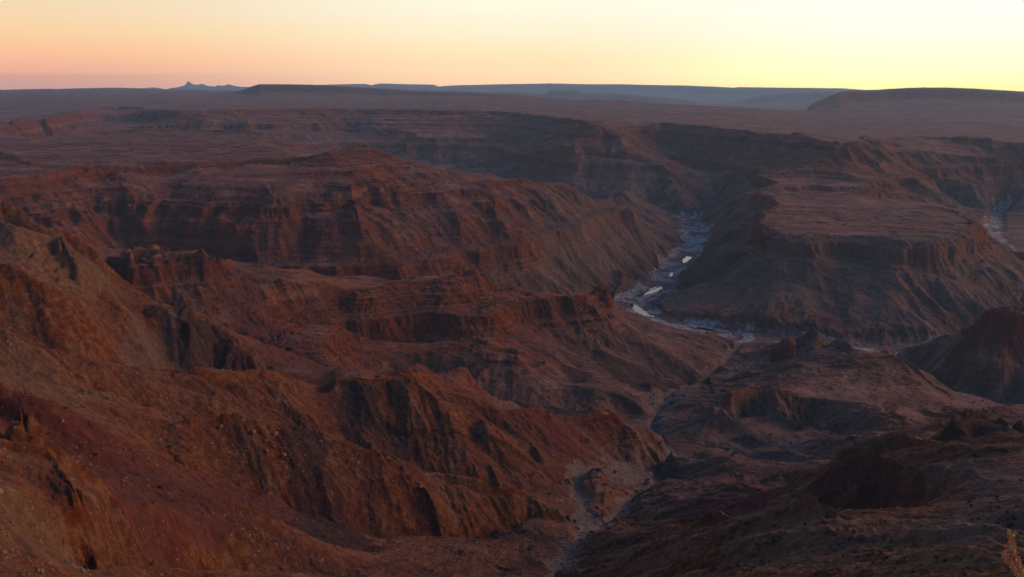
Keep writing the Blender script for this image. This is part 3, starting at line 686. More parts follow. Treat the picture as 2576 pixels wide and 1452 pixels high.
# ------------------------------------------------------------------ pools
POOLS = [
    [(1717, 655), (1721, 649), (1730, 646), (1739, 647), (1738, 651), (1731, 655), (1726, 660), (1718, 661)],
    [(1682, 692), (1686, 689), (1690, 686), (1694, 688), (1692, 691), (1687, 695), (1683, 695)],
    [(1601, 745), (1610, 742), (1618, 735), (1628, 730), (1640, 726), (1650, 722), (1663, 719), (1665, 723), (1655, 731), (1648, 735), (1636, 740), (1622, 742), (1612, 746), (1604, 747)],
    [(1586, 765), (1590, 762), (1597, 768), (1606, 772), (1614, 776), (1622, 783), (1632, 790), (1643, 796), (1640, 799), (1628, 797), (1618, 794), (1610, 789), (1598, 785), (1592, 776)],
    [(1728, 821), (1745, 823), (1762, 825), (1778, 827), (1796, 829), (1803, 833), (1788, 834), (1770, 831), (1752, 828), (1735, 825)],
]
WZ = RZ + 1.6
def mk_mat(name):
    m = bpy.data.materials.new(name); m.use_nodes = True
    t = NT(m.node_tree)
    return m, t, t.n['Principled BSDF']
wm, t, b = mk_mat('still water')
b.inputs['Base Color'].default_value = (0.012, 0.016, 0.02, 1); b.inputs['Roughness'].default_value = 0.03
b.inputs['IOR'].default_value = 1.9
bp = t.new('ShaderNodeBump'); bp.inputs['Strength'].default_value = 0.05; bp.inputs['Distance'].default_value = 0.05
t.put(bp.inputs['Height'], t.noise(t.new('ShaderNodeTexCoord').outputs['Object'], 0.3, 3)); t.l.new(bp.outputs[0], b.inputs['Normal'])
def flat_poly(name, pts, z, mat, th=0.6):
    import bmesh
    bm = bmesh.new()
    top = [bm.verts.new((p[0], p[1], z)) for p in pts]; bot = [bm.verts.new((p[0], p[1], z - th)) for p in pts]
    bm.faces.new(top); bm.faces.new(bot[::-1])
    for i in range(len(pts)):
        j = (i + 1) % len(pts); bm.faces.new((top[j], top[i], bot[i], bot[j]))
    bmesh.ops.recalc_face_normals(bm, faces=bm.faces)
    me = bpy.data.meshes.new(name); bm.to_mesh(me); bm.free()
    me.materials.append(mat)
    o = bpy.data.objects.new(name, me); C.objects.link(o); return o
rj = random.Random(4)
for k, pl in enumerate(POOLS):
    w = [P(x, y, WZ) for x, y in pl]
    cx = sum(p[0] for p in w) / len(w); cy = sum(p[1] for p in w) / len(w)
    fine = []
    for a, c in zip(w, w[1:] + w[:1]):
        for u in (0, 0.25, 0.5, 0.75):
            fine.append((a[0] + (c[0] - a[0]) * u + rj.uniform(-2.6, 2.6), a[1] + (c[1] - a[1]) * u + rj.uniform(-7, 7)))
    o = flat_poly('water', fine, WZ, wm)
    o['kind'] = 'structure'
    # the bed lies below the surface there
    gm = seg_dist([(p[0], p[1]) for p in fine + fine[:1]], X[(RR > 1300) & (RR < 2900)], Y[(RR > 1300) & (RR < 2900)])
    sel = (RR > 1300) & (RR < 2900)
    xs, ys = X[sel], Y[sel]
    ins = np.zeros(xs.shape, bool)
    for a, c in zip(fine, fine[1:] + fine[:1]):
        cc = (a[1] > ys) != (c[1] > ys)
        ins ^= cc & (xs < (c[0] - a[0]) * (ys - a[1]) / ((c[1] - a[1]) or 1e-9) + a[0])
    zz = Z[sel]
    zz = np.where(ins | (gm < 4), np.minimum(zz, WZ - 0.35), zz)
    Z[sel] = zz

# ------------------------------------------------------------------ ground material
def ground_material(name='desert rock', far=False):
    m, t, b = mk_mat(name)
    geo = t.new('ShaderNodeNewGeometry')
    pos = geo.outputs['Position']; sep = t.new('ShaderNodeSeparateXYZ'); t.put(sep.inputs[0], pos)
    px, py, pz = sep.outputs
    ns = t.new('ShaderNodeSeparateXYZ'); t.put(ns.inputs[0], geo.outputs['Normal'])
    nz = ns.outputs[2]
    A = lambda n: t.new('ShaderNodeAttribute', attribute_name=n).outputs['Fac']
    n_big = t.noise(pos, 0.0028, 5, 0.6); n_mid = t.noise(pos, 0.02, 6, 0.65); n_fine = t.noise(pos, 0.18, 5, 0.7); n_tiny = t.noise(pos, 0.9, 4, 0.7)
    flatv = t.comb(t.math('MULTIPLY', px, 0.004), t.math('MULTIPLY', py, 0.004), t.math('MULTIPLY', A('zs'), 0.10))
    beds = t.noise(flatv, 1.0, 6, 0.7)
    flatv2 = t.comb(t.math('MULTIPLY', px, 0.01), t.math('MULTIPLY', py, 0.01), t.math('MULTIPLY', A('zs'), 0.55))
    beds2 = t.noise(flatv2, 1.0, 3, 0.7)
    c_ = lambda r, g, b_: (r, g, b_, 1)
    stk = A('streak')
    # scree on gentle ground, bare rock on steep ground
    scree = t.ramp(n_mid, [(0.36, c_(0.110, 0.042, 0.034)), (0.5, c_(0.20, 0.088, 0.066)), (0.64, c_(0.32, 0.17, 0.130))])
    scree = t.mix(t.smooth(n_big, 0.44, 0.58), scree, t.ramp(n_mid, [(0.36, c_(0.14, 0.045, 0.028)), (0.64, c_(0.29, 0.105, 0.056))]))
    scree = t.mix(t.math('MULTIPLY', t.smooth(stk, 0.1, 0.8), 0.5), scree, c_(0.33, 0.20, 0.14))
    scree = t.mix(t.math('MULTIPLY', t.smooth(stk, -0.1, -0.8), 0.6), scree, c_(0.075, 0.036, 0.030))
    bc = A('bcol'); hd = A('hard')
    bcn = t.math('ADD', bc, t.math('MULTIPLY', t.math('SUBTRACT', n_mid, 0.5), 0.5))
    rock = t.ramp(bcn, [(0.0, c_(0.085, 0.026, 0.018)), (0.2, c_(0.20, 0.055, 0.028)), (0.4, c_(0.12, 0.038, 0.028)), (0.55, c_(0.27, 0.080, 0.038)), (0.7, c_(0.17, 0.058, 0.042)), (0.85, c_(0.38, 0.215, 0.145)), (1.0, c_(0.24, 0.085, 0.055))])
    rock = t.mix(t.math('MULTIPLY', t.smooth(beds2, 0.48, 0.60), 0.65), rock, c_(0.045, 0.018, 0.017))
    rock = t.mix(t.math('MULTIPLY', t.smooth(beds2, 0.44, 0.34), 0.45), rock, c_(0.38, 0.23, 0.16))
    rock = t.mix(0.30, rock, t.ramp(n_fine, [(0.36, c_(0.05, 0.018, 0.015)), (0.6, c_(0.27, 0.095, 0.05)), (0.7, c_(0.36, 0.20, 0.14))]))
    # broken edges of the thin beds show through the scree
    thin = t.math('MULTIPLY', t.smooth(t.noise(t.comb(t.math('MULTIPLY', px, 0.02), t.math('MULTIPLY', py, 0.02), t.math('MULTIPLY', A('zs'), 0.42)), 1.0, 4, 0.75), 0.54, 0.60), t.smooth(t.noise(pos, 0.014, 3), 0.44, 0.56))
    scree = t.mix(t.math('MULTIPLY', thin, t.math('MULTIPLY', A('bedded'), 0.75)), scree, c_(0.050, 0.022, 0.020))
    steep = t.smooth(t.math('ADD', nz, t.math('MULTIPLY', t.math('SUBTRACT', n_fine, 0.5), 0.5)), 0.88, 0.68)
    col = t.mix(steep, scree, rock)
    # unbedded country: crumbly, darker, streaked down the slope
    crum = t.ramp(t.math('ADD', t.math('MULTIPLY', stk, 0.18), n_mid), [(0.30, c_(0.040, 0.020, 0.018)), (0.42, c_(0.12, 0.042, 0.024)), (0.52, c_(0.20, 0.070, 0.030)), (0.60, c_(0.14, 0.070, 0.045)), (0.70, c_(0.27, 0.17, 0.11))])
    crum2 = t.ramp(n_fine, [(0.38, c_(0.045, 0.018, 0.015)), (0.50, c_(0.18, 0.062, 0.030)), (0.60, c_(0.34, 0.18, 0.11))])
    crum = t.mix(0.50, crum, crum2)
    nbm = A('nobeds')
    col = t.mix(t.math('MULTIPLY', nbm, t.math('ADD', t.math('MULTIPLY', steep, 0.6), 0.35)), col, crum)
    # lower gneiss near the river: greyer
    low = t.math('MULTIPLY', t.smooth(A('zs'), -340.0, -372.0), t.math('SUBTRACT', 1.0, nbm))
    gne = t.ramp(t.math('ADD', t.math('MULTIPLY', stk, 0.10), t.math('ADD', t.math('MULTIPLY', n_mid, 0.55), t.math('MULTIPLY', n_fine, 0.45))), [(0.38, c_(0.036, 0.025, 0.026)), (0.5, c_(0.125, 0.072, 0.058)), (0.60, c_(0.27, 0.175, 0.14))])
    col = t.mix(t.math('MULTIPLY', low, 0.75), col, gne)
    # plateaus: thin stony soil
    top = t.math('MULTIPLY', t.smooth(nz, 0.965, 0.992), t.math('SUBTRACT', 1.0, nbm))
    soil = t.ramp(t.math('ADD', t.math('MULTIPLY', n_mid, 0.5), t.math('MULTIPLY', t.noise(pos, 0.006, 6, 0.7, 1.2), 0.5)), [(0.38, c_(0.15, 0.064, 0.052)), (0.5, c_(0.31, 0.150, 0.118)), (0.60, c_(0.48, 0.27, 0.21))])
    pl = t.new('ShaderNodeMapping'); pl.inputs['Scale'].default_value = (0.0012, 0.004, 0.0); t.l.new(pos, pl.inputs[0])
    soil = t.mix(t.math('MULTIPLY', t.smooth(t.noise(pl.outputs[0], 1.0, 6, 0.7), 0.48, 0.62), 0.6), soil, c_(0.085, 0.046, 0.042))
    col = t.mix(t.math('MULTIPLY', top, 0.8), col, soil)
    if not far:
        wob = t.math('MULTIPLY', t.math('SUBTRACT', n_fine, 0.5), 1.1)
        def patch(nm, c0, c1, k):
            f = t.smooth(t.math('ADD', A(nm), wob), 0.3, 0.75)
            return t.math('MULTIPLY', f, k), t.ramp(n_fine, [(0.3, c0), (0.7, c1)])
        for nm, c0, c1, k in (('tan', c_(0.13, 0.074, 0.046), c_(0.32, 0.195, 0.125), 0.62), ('grey', c_(0.10, 0.070, 0.060), c_(0.28, 0.185, 0.15), 0.6),
                              ('maroon', c_(0.085, 0.027, 0.026), c_(0.18, 0.062, 0.052), 0.75), ('dark', c_(0.020, 0.014, 0.014), c_(0.075, 0.034, 0.030), 0.88)):
            f, cc = patch(nm, c0, c1, k); col = t.mix(f, col, cc)
        # colour goes darker from the ribs down to the gully floors
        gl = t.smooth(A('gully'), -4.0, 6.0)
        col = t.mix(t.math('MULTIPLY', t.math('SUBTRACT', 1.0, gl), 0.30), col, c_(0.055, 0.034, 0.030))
        # river bed: pale boulders and sand; side stream gravel
        bedn = t.math('ADD', t.math('MULTIPLY', n_fine, 0.5), t.math('MULTIPLY', t.noise(pos, 0.06, 5, 0.7, 1.5), 0.5))
        bedc = t.ramp(bedn, [(0.35, c_(0.070, 0.062, 0.062)), (0.42, c_(0.22, 0.195, 0.19)), (0.50, c_(0.44, 0.39, 0.37)), (0.58, c_(0.74, 0.66, 0.60))])
        bedc = t.mix(t.smooth(t.noise(pos, 0.012, 5, 0.65, 1.0), 0.48, 0.55), bedc, t.ramp(n_fine, [(0.35, c_(0.16, 0.095, 0.075)), (0.65, c_(0.31, 0.195, 0.155))]))
        col = t.mix(t.smooth(t.math('ADD', A('bedr'), wob), 0.25, 0.6), col, bedc)
        grav = t.ramp(n_tiny, [(0.38, c_(0.070, 0.042, 0.034)), (0.50, c_(0.15, 0.115, 0.10)), (0.60, c_(0.38, 0.31, 0.28))])
        col = t.mix(t.math('MULTIPLY', t.smooth(t.math('ADD', A('bedst'), t.math('MULTIPLY', wob, 0.6)), 0.2, 0.6), 0.8), col, grav)
        # loose stones of several sizes, pale and dark
        for sc, r0, r1, k in ((0.36, 0.30, 0.18, 0.8), (0.85, 0.38, 0.22, 0.7), (2.0, 0.42, 0.26, 0.6)):
            v = t.new('ShaderNodeTexVoronoi', feature='F1'); t.l.new(pos, v.inputs['Vector']); v.inputs['Scale'].default_value = sc
            sp = t.new('ShaderNodeSeparateColor'); t.l.new(v.outputs['Color'], sp.inputs[0])
            pick = t.smooth(t.math('ADD', sp.outputs[0], t.math('MULTIPLY', t.math('SUBTRACT', t.noise(pos, 0.035, 4, 0.6), 0.5), 3.2)), 0.70, 0.78)
            stf = t.math('MULTIPLY', t.math('MULTIPLY', t.smooth(v.outputs['Distance'], r0, r1), pick), k)
            col = t.mix(stf, col, t.ramp(sp.outputs[1], [(0.0, c_(0.035, 0.020, 0.018)), (0.4, c_(0.12, 0.055, 0.04)), (0.75, c_(0.28, 0.15, 0.105)), (1.0, c_(0.42, 0.29, 0.22))]))
        # low dark scrub, a dot each
        v = t.new('ShaderNodeTexVoronoi', feature='F1'); t.l.new(t.comb(px, py, 0.0), v.inputs['Vector']); v.inputs['Scale'].default_value = 0.075
        sp = t.new('ShaderNodeSeparateColor'); t.l.new(v.outputs['Color'], sp.inputs[0])
        sf = t.math('MULTIPLY', t.math('LESS_THAN', v.outputs['Distance'], t.math('MULTIPLY', sp.outputs[0], 0.075)), t.smooth(nz, 0.62, 0.75))
        col = t.mix(t.math('MULTIPLY', sf, t.math('MULTIPLY', t.smooth(t.noise(pos, 0.006, 2), 0.40, 0.55), 0.85)), col, c_(0.022, 0.024, 0.014))
    hs = t.new('ShaderNodeHueSaturation'); hs.inputs['Saturation'].default_value = 1.18; hs.inputs['Value'].default_value = 0.70; t.l.new(col, hs.inputs['Color'])
    t.l.new(hs.outputs[0], b.inputs['Base Color'])
    b.inputs['Roughness'].default_value = 0.95
    b.inputs['Specular IOR Level'].default_value = 0.15
    rg = t.new('ShaderNodeTexNoise', noise_type='RIDGED_MULTIFRACTAL'); t.l.new(pos, rg.inputs['Vector']); rg.inputs['Scale'].default_value = 0.10; rg.inputs['Detail'].default_value = 8; rg.inputs['Roughness'].default_value = 0.75; rg.inputs['Lacunarity'].default_value = 2.2
    hgt = t.math('ADD', t.math('ADD', t.math('MULTIPLY', n_mid, 4.0), t.math('MULTIPLY', rg.outputs[0], 1.3)), t.math('ADD', t.math('MULTIPLY', n_fine, 1.8), t.math('MULTIPLY', n_tiny, 0.55)))
    bp = t.new('ShaderNodeBump'); bp.inputs['Strength'].default_value = 0.9; bp.inputs['Distance'].default_value = 1.0
    t.put(bp.inputs['Height'], hgt); t.l.new(bp.outputs[0], b.inputs['Normal'])
    return m
GM = ground_material()
GMF = GM

_wm = np.clip(RR / 700, 0.3, 1.6)
XM = X + _wm * (26 * fbm(X / 45, Y / 45, 4, 401, 0.6)); YM = Y + _wm * (26 * fbm(X / 45 + 9, Y / 45, 4, 402, 0.6))
qr = 0.25 * (RR[:-1, :-1] + RR[1:, :-1] + RR[:-1, 1:] + RR[1:, 1:])
SPLIT = 5600.0
def add_sheet(name, keep):
    o, used = mesh_grid(name, X, Y, Z, keep)
    me = o.data
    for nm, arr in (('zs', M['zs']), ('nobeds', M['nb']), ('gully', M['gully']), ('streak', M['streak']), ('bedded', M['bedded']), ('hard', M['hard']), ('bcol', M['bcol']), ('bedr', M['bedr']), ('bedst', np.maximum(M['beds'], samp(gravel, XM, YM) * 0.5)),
                    ('tan', samp(tan, XM, YM)), ('grey', samp(grey, XM, YM)), ('maroon', samp(maroon, XM, YM)), ('dark', samp(dark, XM, YM))):
        attr(me, nm, arr, used)
    me.materials.append(GM)
    o['kind'] = 'structure'
    return o
add_sheet('terrain', qr < SPLIT)
add_sheet('plain', qr >= SPLIT)

# ------------------------------------------------------------------ far hills: long bodies with a crest, a front and a back slope
def far_hill(name, crest, depth, back, foot_z, top_w=0.0, cliff=0.18, seed=0, nu=None, rough=0.06, far=1.0):
    """crest: [(x, y, t)] as seen; the body is 'depth' deep in front of the crest and 'back' behind it"""
    pts = [D(p[0], p[1], p[2] * far) for p in crest]
    depth, back, top_w = depth * far, back * far, top_w * far
    xs = np.array([p[0] for p in crest], float)
    nu = nu or int((xs[-1] - xs[0]) / 2.0) + 2
    xi = np.linspace(xs[0], xs[-1], nu)
    CX = np.interp(xi, xs, [p[0] for p in pts]); CY = np.interp(xi, xs, [p[1] for p in pts]); CZ = np.interp(xi, xs, [p[2] for p in pts])
    s = np.concatenate([np.linspace(-1, -0.0, 50), np.linspace(0.02, 1, 14)])
    S, _ = np.meshgrid(s, xi, indexing='ij')
    r = np.hypot(CX, CY); ux, uy = CX / r, CY / r
    off = np.where(S < 0, S * depth, S * (back + top_w))
    XX = CX[None] + ux[None] * off; YY = CY[None] + uy[None] * off
    a = np.clip(1 + S, 0, 1)
    # profile: concave apron, steeper towards the top, a cliff band
    prof = 0.30 * a + 0.45 * a ** 2.2 + 0.25 * sstep(a, 1 - cliff, 1 - cliff * 0.35)
    nb_ = 1 - np.clip((off - top_w) / max(back, 1), 0, 1)
    prof = np.where(S < 0, prof, nb_)
    hh = CZ[None] - foot_z
    rib = ridged(XX / (depth * 0.16) + seed, YY / (depth * 0.5), 4, 200 + seed, 0.55)
    prof = prof + rough * rib * np.sin(np.pi * np.clip(a, 0, 1)) * (S < 0)
    XX = XX + ux[None] * depth * 0.10 * fbm(XX / (depth * 0.5), YY / depth, 3, 220 + seed) * np.sin(np.pi * a) * (S < 0)
    ZZ = foot_z + hh * prof
    # ends go down into the plain
    o, used = mesh_grid(name, XX, YY, ZZ)
    me = o.data
    attr(me, 'zs', ZZ * 0 + ZZ, used)
    me.materials.append(GM); o['kind'] = 'structure'
    return o
far_hill('hill', [(520, 240, 9500), (580, 235, 9300), (612, 227, 9200), (635, 217, 9100), (652, 212, 9000), (702, 212, 9000), (780, 213, 9000), (859, 217, 9000), (920, 221, 9000), (1000, 226, 9000), (1043, 229, 9000), (1110, 231, 8900), (1193, 233, 8800), (1293, 240, 8600), (1360, 248, 8400)], 2600, 1500, -190, 1500, cliff=0.12, seed=1, rough=0.03)
far_hill('mesa', [(2030, 284, 7200), (2045, 270, 7400), (2085, 248, 7600), (2112, 235, 7700), (2135, 230, 7800), (2205, 228, 7900), (2239, 225, 8000), (2286, 222, 8000), (2319, 221, 8000), (2386, 221, 8000), (2450, 224, 8000), (2503, 228, 8000), (2576, 233, 8000), (2700, 240, 8000), (3000, 262, 8000)], 2900, 1500, -262, 2000, cliff=0.12, seed=2, rough=0.05)
far_hill('butte', [(1230, 240, 13000), (1260, 230, 13000), (1340, 233, 13000), (1368, 238, 13000), (1378, 232, 13000), (1390, 226.5, 13000), (1454, 226.5, 13000), (1462, 231, 13000), (1468, 235, 13000), (1527, 236, 13000), (1577, 237, 12800), (1600, 240, 12800), (1628, 242, 12600), (1680, 247, 12600), (1717, 251, 12600), (1770, 262, 12600)], 2200, 1200, -420, 500, seed=3, far=1.3)
far_hill('foothills', [(1790, 268, 14000), (1861, 256, 14000), (1900, 246, 14000), (1931, 239, 14000), (1995, 235, 14000), (2052, 230, 14000), (2102, 231, 14000), (2180, 232, 14000), (2260, 240, 14000)], 3000, 1200, -480, 800, seed=4, far=1.3)
far_hill('escarpment', [(740, 218, 20000), (769, 215, 20000), (820, 213, 20000), (859, 212, 20000), (919, 211, 20000), (928, 213, 20000), (936, 215, 20000), (945, 212, 20000), (956, 210, 20000), (1026, 212, 20000), (1093, 213, 20000), (1100, 217, 20000), (1106, 218, 20000), (1120, 216, 20000), (1143, 215, 20000),
                        (1260, 212, 20000), (1387, 210, 20000), (1480, 212, 20000), (1561, 212, 19600), (1640, 214, 19200), (1717, 215, 18500), (1790, 218, 18000), (1846, 221, 17500), (1861, 219.5, 17500), (1951, 221, 17500), (2060, 222, 17500), (2119, 223, 17500), (2169, 227, 17500), (2230, 230, 17500), (2330, 232, 17500)], 5000, 2500, -560, 2500, cliff=0.2, seed=5, far=1.45)
far_hill('mountains', [(418, 226, 22000), (428, 222, 22000), (448, 219.5, 22000), (460, 216.5, 22000), (465, 214, 22000), (469, 210, 22000), (471.5, 205.5, 22000), (474.5, 204, 22000), (477.5, 207, 22000), (481, 210, 22000), (487, 212.5, 22000), (495, 213.5, 22000), (502, 212.5, 22000), (508, 210.5, 22000), (514, 213, 22000), (521, 216, 22000), (533, 217, 22000), (541, 218, 22000), (548, 214, 22000), (556, 215.5, 22000), (565, 215.7, 22000),
                       (571, 213.5, 22000), (575.7, 211.7, 22000), (580, 213.5, 22000), (588, 216, 22000), (605, 218.5, 22000), (628, 219, 22000), (660, 223, 22000)], 3500, 2500, -560, 0, cliff=0.05, seed=6, nu=180, far=1.45)
far_hill('low_hills', [(320, 226, 18000), (338, 222.5, 18000), (360, 222, 18000), (388, 219.8, 18000), (401, 222, 18000), (420, 226, 18000)], 4000, 2000, -380, 300, seed=7, nu=60, far=1.3)

# ------------------------------------------------------------------ things that stand on the ground
def ground_at(xs, ys):
    xs = np.asarray(xs, float); ys = np.asarray(ys, float)
    return height(xs[None], ys[None])[0][0]
def first_hit(pix):
    """where the sight line through (x, y) first meets the ground"""
    ts = np.exp(np.linspace(math.log(60), math.log(3000), 900)); out = []
    px_ = np.array([p[0] for p in pix], float); py_ = np.array([p[1] for p in pix], float)
    T = ts[:, None]; XX = (px_[None] - 1288) / F * T; yo = CP + SP * (726 - py_) / F; zo = -SP + CP * (726 - py_) / F
    YY = yo[None] * T; ZZ = zo[None] * T
    h, _m = height(XX, YY)
    below = ZZ < h
    k = np.argmax(below, 0)
    for i, kk in enumerate(k):
        out.append(None if not below[kk, i] else (XX[kk, i], YY[kk, i], h[kk, i], ts[kk]))
    return out
def add_mesh(name, verts, faces, mats, mi=None, smooth=False):
    me = bpy.data.meshes.new(name); me.from_pydata([tuple(v) for v in verts], [], faces)
    for m_ in mats: me.materials.append(m_)
    if mi is not None: me.polygons.foreach_set('material_index', mi)
    if smooth: me.polygons.foreach_set('use_smooth', [True] * len(faces))
    me.update()
    o = bpy.data.objects.new(name, me); C.objects.link(o); return o
def tag(o, label, cat, group=None):
    o['label'] = label; o['category'] = cat
    if group: o['group'] = group
    return o

# rock tower with a cleft, below the crest of the rounded hill
def rock_mat(name, c0, c1, sc, c2=None):
    m, t, b = mk_mat(name)
    p = t.new('ShaderNodeTexCoord').outputs['Object']
    n = t.math('ADD', t.math('MULTIPLY', t.noise(p, sc, 6, 0.7), 0.6), t.math('MULTIPLY', t.noise(p, sc * 5, 4, 0.7), 0.4))
    t.l.new(t.ramp(n, [(0.34, c0), (0.5, c1), (0.66, c2 or c1)]), b.inputs['Base Color']); b.inputs['Roughness'].default_value = 0.95; b.inputs['Specular IOR Level'].default_value = 0.15
    bp = t.new('ShaderNodeBump'); bp.inputs['Distance'].default_value = 0.5 / sc * 0.25; bp.inputs['Strength'].default_value = 0.8
    t.put(bp.inputs['Height'], n); t.l.new(bp.outputs[0], b.inputs['Normal'])
    return m
RM = rock_mat('tower sandstone', (0.05, 0.018, 0.014, 1), (0.14, 0.042, 0.025, 1), 0.2, (0.24, 0.08, 0.045, 1))
def tower():
    t0 = 1268.0; s1 = t0 / F
    bx, by, _ = D(1965, 920, t0); zb = float(ground_at([bx], [by])[0]) - 9
    V = []; Fc = []
    for cx, w, ytop, seed in ((-11.5 * s1, 15.5 * s1, 861, 1), (11.5 * s1, 18 * s1, 843, 2), (0, 20 * s1, 893, 3)):
        zt = Zof(ytop) * t0; n, L = 56, 60; base = len(V)
        for i in range(L + 1):
            u = i / L; z = zb + (zt - zb) * u
            prof = (1 - 0.96 * max(0, (u - 0.80) / 0.20) ** 1.7) ** 0.62 if u > 0.80 else 1.0
            prof *= 1.10 - 0.16 * u
            for k in range(n):
                a = 2 * math.pi * k / n
                x_, y_ = math.cos(a), math.sin(a)
                fl = float(ridged(np.array([a * 2.2 + seed]), np.array([u * 0.9 + seed * 7.0]), 3, 500)[0]); lg = float(gnoise(np.array([seed + 0.3 * a]), np.array([u * 14.0]), 510)[0])
                r = w * prof * (1 + 0.17 * fl + 0.10 * lg)
                V.append((cx + r * x_, r * y_ * 0.8, z - zb))
        V.append((cx, 0, zt - zb + 0.2))
        for i in range(L):
            for k in range(n):
                a, b_ = base + i * n + k, base + i * n + (k + 1) % n
                Fc.append((a, b_, b_ + n, a + n))
        for k in range(n):
            Fc.append((base + L * n + k, base + L * n + (k + 1) % n, len(V) - 1))
    o = add_mesh('rock_tower', V, Fc, [RM], smooth=False); o.location = (bx, by, zb)
    tag(o, 'tall split red rock tower standing beside the rounded hill crest', 'rock tower')
tower()

# boulders
import bmesh
def boulder_mesh(seed, mat):
    rj = random.Random(seed); bm = bmesh.new(); bmesh.ops.create_icosphere(bm, subdivisions=3, radius=1.0)
    pl = [Vector((rj.gauss(0, 1), rj.gauss(0, 1), rj.gauss(0, 1))).normalized() for _ in range(11)]; dd = [rj.uniform(0.55, 0.9) for _ in pl]
    for v in bm.verts:
        r = 1.0
        for n_, d_ in zip(pl, dd):
            c = v.co.normalized().dot(n_)
            if c > 0.01: r = min(r, d_ / c)
        v.co = v.co.normalized() * r * (1 + 0.05 * rj.uniform(-1, 1)); v.co.z *= 0.75; v.co.x *= 1.2
    me = bpy.data.meshes.new('boulder'); bm.to_mesh(me); bm.free(); me.materials.append(mat); return me
M_red = rock_mat('red boulder', (0.10, 0.035, 0.022, 1), (0.24, 0.09, 0.05, 1), 1.2, (0.36, 0.17, 0.10, 1))
M_pale = rock_mat('pale boulder', (0.07, 0.045, 0.035, 1), (0.17, 0.115, 0.09, 1), 1.2, (0.30, 0.22, 0.17, 1))
M_org = rock_mat('orange boulder', (0.12, 0.04, 0.016, 1), (0.30, 0.12, 0.045, 1), 1.2, (0.42, 0.22, 0.10, 1))
B = {'red': [boulder_mesh(k, M_red) for k in range(3)], 'pale': [boulder_mesh(k + 9, M_pale) for k in range(3)], 'orange': [boulder_mesh(k + 20, M_org) for k in range(3)]}
rj = random.Random(21)
def scatter_boulders(poly, n, kind, size, label, group):
    xs = [p[0] for p in poly]; ys = [p[1] for p in poly]; pix = []
    while len(pix) < n:
        x, y = rj.uniform(min(xs), max(xs)), rj.uniform(min(ys), max(ys)); ins = False
        for a, b_ in zip(poly, poly[1:] + poly[:1]):
            if (a[1] > y) != (b_[1] > y) and x < (b_[0] - a[0]) * (y - a[1]) / (b_[1] - a[1]) + a[0]: ins = not ins
        if ins: pix.append((x, y))
    for h in first_hit(pix):
        if h is None: continue
        o = bpy.data.objects.new('boulder', rj.choice(B[kind])); C.objects.link(o)
        sz = size * h[3] / F * rj.choice((0.8, 0.9, 1.0, 1.2, 1.6, 2.2))
        o.location = (h[0], h[1], h[2] + sz * 0.2); o.scale = (sz, sz * rj.uniform(0.8, 1.2), sz * rj.uniform(0.75, 1.1)); o.rotation_euler = (rj.uniform(-0.4, 0.4), rj.uniform(-0.4, 0.4), rj.uniform(0, 6.3))
        tag(o, label, 'boulder', group)
scatter_boulders([(500, 1060), (720, 1085), (860, 1125), (900, 1200), (640, 1190), (480, 1120)], 26, 'red', 3.2, 'small reddish boulder on the dark slope under the long scree crest', 'boulders under the long scree crest')
scatter_boulders([(120, 1060), (420, 1090), (560, 1210), (420, 1240), (200, 1200)], 26, 'red', 2.8, 'small red boulder lying on the broad red scree slope at lower left', 'boulders on the broad red scree')
scatter_boulders([(0, 1300), (90, 1330), (260, 1452), (0, 1452)], 45, 'pale', 3.4, 'pale angular stone in the rubble of the nearest slope, bottom left corner', 'stones on the nearest slope')
scatter_boulders([(380, 1290), (640, 1330), (760, 1400), (620, 1452), (400, 1452)], 18, 'orange', 3.0, 'orange brown boulder on the steep slope at the bottom edge', 'boulders at the bottom edge')
scatter_boulders([(1395, 1452), (1420, 1360), (1480, 1300), (1500, 1320), (1465, 1400), (1440, 1452)], 34, 'pale', 3.6, 'pale boulder lying in the narrow gravel stream bed', 'boulders in the gravel stream bed')
scatter_boulders([(860, 1120), (1000, 1160), (1200, 1225), (1180, 1290), (900, 1200)], 24, 'orange', 2.8, 'orange boulder perched just below the sharp spur crest', 'boulders below the sharp spur crest')
scatter_boulders([(1900, 1340), (2200, 1350), (2560, 1380), (2560, 1452), (1850, 1452)], 36, 'red', 3.0, 'brown boulder on the shrubby slope at lower right', 'boulders on the shrubby slope')

